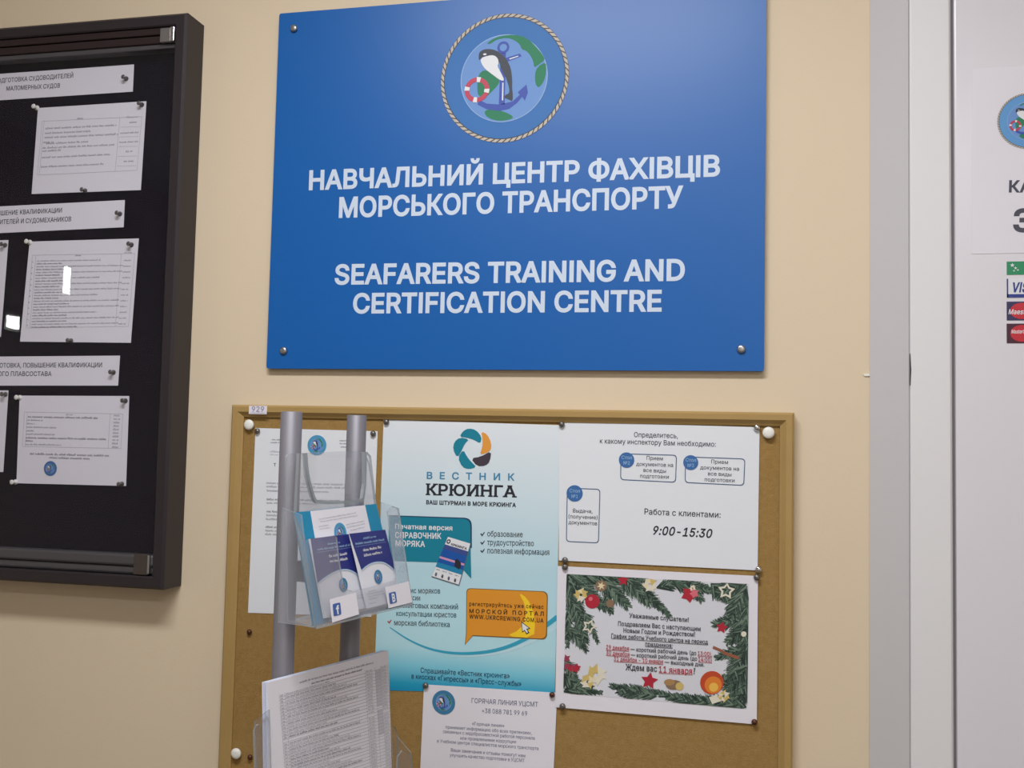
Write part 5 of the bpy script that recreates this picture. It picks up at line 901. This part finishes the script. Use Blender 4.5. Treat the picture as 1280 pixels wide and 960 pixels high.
for lab, y0, y1, s, m1 in (('dark blue sticker with red disc directly under the blue lettered white sticker', 377, 400.5, 'Maestro', (52, 50, 92)), ('dark maroon sticker with red disc, lowest of the stickers on the door', 404.5, 429, 'MasterCard', (72, 32, 52))):
    t, a, w_, h_ = sticker(lab, y0, y1, mat('sticker_dark_' + ('a' if s == 'Maestro' else 'b'), m1, .4)); b = MB(); cx = a[0] + h_*.72; cy = a[1] + h_*.5
    b.flat(pd, circle((a[0] + w_*.72, cy), h_*.41, 28), .0003, mat('sticker_sky', (70, 130, 190), .4) if s == 'Maestro' else YELLOW); b.flat(pd, circle((cx, cy), h_*.56, 28, h_*.43), .0004, mat('sticker_red', (196, 42, 58), .4)); b.build('discs', t)
    b = MB(); ym = (y0 + y1) / 2 + (4 if s == 'Maestro' else 0); text(b, pd, s, (1260.5 if s == 'Maestro' else 1264, ym), (1288, ym), 6 if s == 'Maestro' else 4.6, E_WHT, bold=14, h=.0006, slant=.15); b.build('lettering', t)

# ------------------------------------------------------------------ the leaflet stand
PHI = 1.3193
SU = Vector((math.cos(PHI), math.sin(PHI), 0)); SN = Vector((math.sin(PHI), -math.cos(PHI), 0)); UP = Vector((0, 0, 1))
SCN = Vector((-.4184, -.3785, 0))
stand = empty('leaflet_stand', SCN, 'grey two-tube leaflet stand with clear plastic pockets in front of the cork board', 'leaflet stand')
RT = .0125
tubes = []
for sg, top in ((-1, (361.5, 514.5)), (1, (443, 519))):
    p = SCN - SN * .0732 + SU * sg * .0642; d = ray(*top); zt = EYE + d.z * ((p - CAM).xy.length / d.xy.length)
    b = MB(); b.lathe((p.x, p.y, .012), UP, [(RT, 0), (RT, zt - .0128), (RT - .0008, zt - .012)], ALU, 28); b.build('tube', stand); tubes.append(p)
b = MB(); pb = Plane(SCN - SN * .05, SU, -SN); pb = Plane((SCN.x, SCN.y, 0), SU, UP.cross(SU))
b.prism(pb, rounded([(-.16, -.10), (.16, -.10), (.16, .16), (-.16, .16)], .03, 5), 0, .012, ALU); b.build('base_plate', stand)

def tilted(p, deg): t = math.radians(deg); return Plane(p, SU, UP * math.cos(t) - SN * math.sin(t))
# ---- upper pocket
PF = tilted(SCN + UP * (EYE - .2053), 11)
z = Zoom(PF, 340, 540, 3.695)
fl, fr = PF.at(395.5, 784), PF.at(516, 754); BB = (fl[1] + fr[1]) / 2
DEP = .045
pk = bpy.data.objects.new('leaflet_pocket', None); COL.objects.link(pk); pk.parent = stand
def into(b, name, lab=None):
    o = b.build(name); o.parent = pk; return tag(o, lab)
PBK = Plane(SCN - SN * .053 + UP * (EYE - .2053), SU, UP); zb = Zoom(PBK, 340, 540, 3.695)
tl, tr = zb(66, 100), zb(440, 86); bl2 = (fl[0], BB)
b = MB(); b.prism(PBK, rounded([(zb(75, 885)[0], BB - .003), (fr[0], BB - .003), zb(484, 335), tr, tl], [0, 0, .006, .022, .008], 7), -.0022, 0, ACRYL, ACRYE); into(b, 'back_plate')
# bib on the back plate with a deep U cut in its top edge
PB2 = Plane(PBK.p + SN * .0075, SU, UP); zu = Zoom(PB2, 340, 540, 3.695)
U = [zu(126, 98), zu(152, 98), zu(160, 200), zu(186, 300), zu(204, 328), zu(330, 325), zu(414, 316), zu(418, 300), zu(426, 240), zu(428, 92), zu(440, 92), zu(458, 112), zu(482, 332), zu(480, 372), zu(112, 384)]
b = MB(); b.prism(PB2, U, -.004, 0, ACRYL, ACRYE); o = into(b, 'inner_plate')
b = MB(); b.prism(PB2, ribbon(smooth_line(U[1:10], 2), .0035), .0004, .0022, ACRYE); o2 = b.build('rolled_rim'); o2.parent = o
# front plate with a U notch
fp = [(fl[0], BB), (fr[0], BB), z(590, 385), z(583, 352), z(556, 342), z(535, 368), z(552, 480), z(572, 640), z(574, 662), z(562, 686), z(470, 712), z(375, 735), z(345, 728), z(330, 700), z(312, 590), z(300, 484), z(286, 478), z(150, 498), z(108, 385)]
b = MB(); b.prism(PF, fp, -.0022, 0, ACRYL, ACRYE); into(b, 'front_plate')
# bottom and sides
b = MB(); w = PF.w; e = .0022
v = [w(fl[0], BB, 0), w(fr[0], BB, 0), PBK.w(fr[0], BB), PBK.w(zb(75, 885)[0], BB)]; v += [p - PF.b * e for p in v]
b.mesh(v, [(0, 1, 2, 3), (7, 6, 5, 4)], ACRYL); b.mesh(v, [(0, 4, 5, 1), (1, 5, 6, 2), (2, 6, 7, 3), (3, 7, 4, 0)], ACRYE); into(b, 'bottom_plate')
for xs, tf in ((fr[0], z(583, 352)[1]), (fl[0], z(108, 385)[1])):
    ps = Plane(PF.w(xs, 0, 0), PF.b, PF.n)
    bk = [((x_ - ps.p).dot(ps.a), (x_ - ps.p).dot(ps.b)) for x_ in (PBK.w(xs, BB), PBK.w(xs, tf + .004))]
    b = MB(); b.prism(ps, [bk[0], (BB, -.0022), (tf, -.0022), bk[1]], -.001, .001, ACRYL, ACRYE); into(b, 'side_plate')
b = MB(); ph = Plane(PBK.w(0, BB + .05, -.0025), SU, UP)
b.prism(ph, [(-.05, -.012), (.05, -.012), (.05, .012), (-.05, .012)], -.014, 0, ALU); tag(into(b, 'bracket'))
# the contact stickers on the front plate
P0 = PF.off(.0006); zs = Zoom(P0, 340, 540, 3.695)
def sticker_on(name, c, icon, letter):
    b = MB(); b.prism(P0, zs.pts(c), -.0005, 0, PAPERW); b.flat(P0, rounded(zs.pts(icon), .002, 3), .0003, mat('sticker_icon', (62, 96, 164), .5))
    (x0, y0), (x1_, y1_) = icon[3], icon[2]
    text(b, P0, letter, zs.px(x0 + (x1_-x0)*.36, y0 + (y1_-y0)*.36 - 7), zs.px(x0 + (x1_-x0)*.78, y0 + (y1_-y0)*.78 - 7), 10, E_WHT, bold=30, h=.0005); into(b, name, lab)
lab = 'white contact sticker'
# ---- leaflets standing in the upper pocket
def leaf(name, label, cat, off, corners, m, th, group=None):
    P = PF.off(off); return P, sheet(name, label, cat, P, [zpx(c) for c in corners], m, group, th)
def zpx(c): return (340 + c[0] / 3.695, 540 + c[1] / 3.695)
P, t = leaf('teal_leaflet', 'teal leaflet with a white printed panel standing at the back of the clear pocket', 'leaflet', -.018, [(104, 372), (482, 332), (596, 805), (192, 896)], mat('leaflet_teal', (24, 136, 176), .5), .002)
zz = Zoom(P, 340, 540, 3.695); b = MB(); b.prism(P, zz.pts([(176, 366), (428, 338), (530, 806), (262, 862)]), .0002, .0006, PAPERW); tag(b.build('white_panel', t), 'white printed panel')
b = MB()
for i, (L, R) in enumerate((((215, 406), (388, 376)), ((222, 418), (395, 388)), ((340, 432), (425, 414)), ((342, 445), (428, 426)), ((360, 458), (430, 440)), ((215, 440), (262, 432)), ((218, 452), (268, 444)))): scribble(b, P, zpx(L), zpx(R), 1.8, INKL, i, .0008)
c = zz(313, 466); emblem(b, P, c, (zz(341, 460)[0] - zz(285, 472)[0]) / 2 , fine=False, h=.0008, m_ring=MATS['emblem_cyan']); b.build('printed_text', t)
GB = 'blue booklets in the pocket'
def booklet(label, off, corners, arcp, emb, lines, th, low):
    P, t = leaf('booklet', label, 'booklet', off, corners, mat('booklet_white', (224, 226, 234), .45), th, GB); zz = Zoom(P, 340, 540, 3.695); b = MB()
    b.flat(P, zz.pts([corners[0], corners[1]] + arcp[::-1]), .0003, NAVY); b.flat(P, zz.pts(ribbon(arcp, 7)), .0004, NAVYL); b.flat(P, zz.pts(ribbon([(x, y + 1) for x, y in arcp], 2)), .0005, E_WHT)
    b.build('blue_cover_print', t); b = MB(); c = zz(*emb[:2]); emblem(b, P, c, abs(zz(emb[0], emb[1] - emb[2])[1] - c[1]), fine=False, h=.0004, m_ring=MATS['emblem_deep']); b.build('emblem', t)
    b = MB()
    for i, (L, R, hh) in enumerate(lines): scribble(b, P, zpx(L), zpx(R), hh, NAVYL if hh < 3 else E_WHT, i, .0006, fill=.8)
    for i, (L, R) in enumerate(low): scribble(b, P, zpx(L), zpx(R), 1.8, INKL, i + 30, .0006)
    b.build('printed_text', t)
arc1 = smooth_line([(210, 700), (250, 668), (300, 640), (345, 634), (385, 650), (418, 684)], 2)
arc2 = smooth_line([(413, 640), (445, 612), (485, 600), (525, 605), (571, 646)], 2)
booklet('left blue and white booklet in the clear pocket, partly behind its front plate', -.0115, [(177, 493), (372, 469), (436, 812), (246, 860)], arc1, (328, 706, 33), [((254, 522), (315, 513), 2.6), ((208, 548), (372, 524), 2.8), ((205, 558), (372, 533), .8), ((262, 580), (348, 566), 3.4), ((265, 604), (350, 590), 3.4)], .003, [((390, 760), (420, 752)), ((392, 772), (424, 764))])
booklet('right blue and white booklet in the clear pocket, overlapping the left one', -.0055, [(356, 470), (522, 451), (596, 778), (438, 815)], arc2, (489, 669, 33), [((420, 496), (480, 486), 2.6), ((384, 522), (524, 500), 2.8), ((384, 532), (524, 509), .8), ((420, 552), (506, 536), 3.4), ((424, 576), (508, 560), 3.4)], .0008, [((442, 740), (478, 732)), ((442, 752), (512, 737)), ((444, 764), (520, 748)), ((446, 776), (490, 767)), ((447, 796), (480, 789))])
sticker_on('contact_sticker', [(268, 772), (388, 742), (402, 842), (280, 880)], [(279, 795), (314, 787), (320, 842), (284, 852)], 'f')
sticker_on('contact_sticker', [(524, 716), (632, 690), (648, 786), (540, 814)], [(538, 744), (570, 736), (577, 786), (544, 796)], 'В')

# ---- lower pocket with the stack of price lists
PL = tilted(SCN + SN * -.0517 + UP * (EYE - .2708), 5)
A, Bp = Vector(PL.at(335, 853)), Vector(PL.at(485.5, 813)); dd = (Bp - A).normalized(); nn = Vector((-dd.y, dd.x)); Hh = .297
D_, C_ = A - nn * Hh, Bp - nn * Hh
A, Bp, C_, D_ = map(tuple, (A, Bp, C_, D_))
t = empty('price_list', PL.w((D_[0] + C_[0]) / 2, min(D_[1], C_[1])), 'white densely printed price list at the front of the stack in the lower pocket', 'price list')
b = MB(); b.prism(PL, [D_, C_, Bp, A], -.0004, 0, PAPERW); b.build('paper', t)
zl = Zoom(PL, 290, 780, 5.12); b = MB()
def pxl(c): return zl.px(*c)
scribble(b, PL, pxl((432, 380)), pxl((905, 252)), 2.6, INKG, 1); scribble(b, PL, pxl((508, 386)), pxl((835, 296)), 2.4, INK, 2); scribble(b, PL, pxl((595, 380)), pxl((626, 372)), 2, INKG, 3)
# the table runs down the sheet: left rule (300,460) -> (335,960), right rule (995,262) -> (1030,960)
for k in range(36):
    v_ = k / 36; yl = 470 + k * 21; yr = 275 + k * 20.2; xl = 302 + k * 1.6; xr_ = 994 + k * 1.2
    f_ = lambda u: (xl + (xr_ - xl) * u, yl + (yr - yl) * u)
    line(b, PL, pxl(f_(0)), pxl(f_(1)), .0004, INKL)
    if k in (14,): continue
    head = k in (13, 20, 22, 27)
    g_ = lambda u: (f_(u)[0], f_(u)[1] - 5)
    scribble(b, PL, pxl(g_(.06)), pxl(g_(.42 + .3 * ((k * 5) % 4) / 3)), 2.3, INK if head else (INKG if k % 2 else INKL), k)
    scribble(b, PL, pxl(g_(.01)), pxl(g_(.04)), 2, INKG, k + 50)
    scribble(b, PL, pxl(g_(.80)), pxl(g_(.86)), 2.2, INKL, k + 90)
    scribble(b, PL, pxl(g_(.94)), pxl(g_(.99)), 2.2, INKL, k + 130)
for u in (0, .05, .79, .885, .935, 1): line(b, PL, pxl((302 + 692 * u, 450 - 195 * u)), pxl((360 + 677 * u, 1226 - 224 * u)), .0004, INKL)
SH = mat('table_shade', (196, 194, 206), .6)
b.flat(PL, zl.pts([(916, 296), (950, 287), (962, 520), (928, 530)]), .0002, SH); b.flat(PL, zl.pts([(930, 550), (962, 541), (974, 700), (942, 712)]), .0002, SH)
b.build('printed_text', t)
b = MB(); rnd = random.Random(3)
for k in range(7):
    h0 = -.0006 - k * .0012; j = rnd.uniform(-.0012, .0012); q_ = [(p[0] + j, p[1] + rnd.uniform(-.0008, .0004)) for p in (D_, C_, Bp, A)]
    b.prism(PL, q_, h0 - .0011, h0, PAPERW, mat('paper_edge', (206, 214, 234), .7))
o = b.build('paper_stack', origin=PL.w(*D_)); tag(o, 'stack of more white price lists behind the front one in the lower pocket', 'paper stack', None, 'stuff')

pk = bpy.data.objects.new('leaflet_pocket', None); COL.objects.link(pk); pk.parent = stand
bot = min(D_[1], C_[1]) - .002
a0, a1 = A[0] - .006, Bp[0] + .006
PLB = PL.off(-.016); FRT = .007
zf = Zoom(PL.off(FRT), 0, 0, 1); zk = Zoom(PLB, 0, 0, 1)
R0 = zf(497, 929)[1]; Rx = zf(517.5, 975)[0]
b = MB(); b.prism(PLB, rounded([(a0, bot), (Rx, bot), (Rx, R0 + .012), (a0, PL.at(334, 905)[1])], [0, 0, .012, .012], 5), -.0022, 0, ACRYL2, ACRYE); into(b, 'back_plate')
F2 = PL.off(FRT); hb = bot + .10
fpol = [(a0, bot), (Rx, bot), zf(517.5, 965), zf(513.5, 942), zf(503, 938), zf(497.5, 946), zf(496, 975), (Bp[0] - .03, hb), (A[0] + .03, hb), (a0 + .012, R0 - .06), (a0, R0 - .05)]
b = MB(); b.prism(F2, fpol, -.0022, 0, ACRYL2, ACRYE); into(b, 'front_plate')
ql = PL.at(334, 884); qk = zk(318, 900)
for xs, tf, tb in ((Rx - .001, zf(513.5, 942)[1], zk(497, 930)[1] + .01), (a0 + .001, PL.at(334, 886)[1], zk(318, 901)[1])):
    ps = Plane(PL.w(xs, 0, 0), PL.b, PL.n); b = MB(); b.prism(ps, [(bot, -.016), (bot, FRT - .0022), (tf, FRT - .0022), (tb, -.016)], -.001, .001, ACRYL2, ACRYE); into(b, 'side_plate')
b = MB(); v = [PL.w(a0, bot, FRT), PL.w(Rx, bot, FRT), PL.w(Rx, bot, -.018), PL.w(a0, bot, -.018)]; v += [p - PL.b * e for p in v]
b.mesh(v, [(0, 1, 2, 3), (7, 6, 5, 4)], ACRYL2); b.mesh(v, [(0, 4, 5, 1), (1, 5, 6, 2), (2, 6, 7, 3), (3, 7, 4, 0)], ACRYE); into(b, 'bottom_plate')
# all pocket parts were placed in room coordinates: bring them under the stand without moving them
bpy.context.view_layer.update()
for o in stand.children:
    if o.type == 'EMPTY':
        o.location = -stand.location

# ------------------------------------------------------------------ two small glowing strips added on the left wall for the glints in the case glass
GLINTM = bpy.data.materials.new('glint_glow'); GLINTM.use_nodes = True; MATS['glint_glow'] = GLINTM
_b = GLINTM.node_tree.nodes['Principled BSDF']; _b.inputs['Emission Color'].default_value = (1, 1, 1, 1); _b.inputs['Emission Strength'].default_value = 45
def mirrored(px, py):
    g = W3(px, py, -.042); d = (g - CAM); d.y = -d.y; k = (XL + .03 - g.x) / d.x; return g + d * k
for lab, c in (('slim upright glowing strip added behind the photographer, mirrored in the case glass', ((81.5, 333), (87, 368))), ('short upright glowing strip added lower on the left wall', ((10, 394), (24, 412)))):
    a, d = mirrored(*c[0]), mirrored(*c[1]); y0, y1 = sorted((a.y, d.y)); z0, z1_ = sorted((a.z, d.z))
    t = empty('glint_source', (XL, (y0 + y1) / 2, z0), lab, 'light')
    b = MB(); b.box((XL + .001, y0 - .01, z0 - .01), (XL + .024, y1 + .01, z1_ + .01), WHITEP); b.build('housing', t)
    b = MB(); b.box((XL + .0242, y0, z0), (XL + .03, y1, z1_), GLINTM); b.build('glow_strip', t)
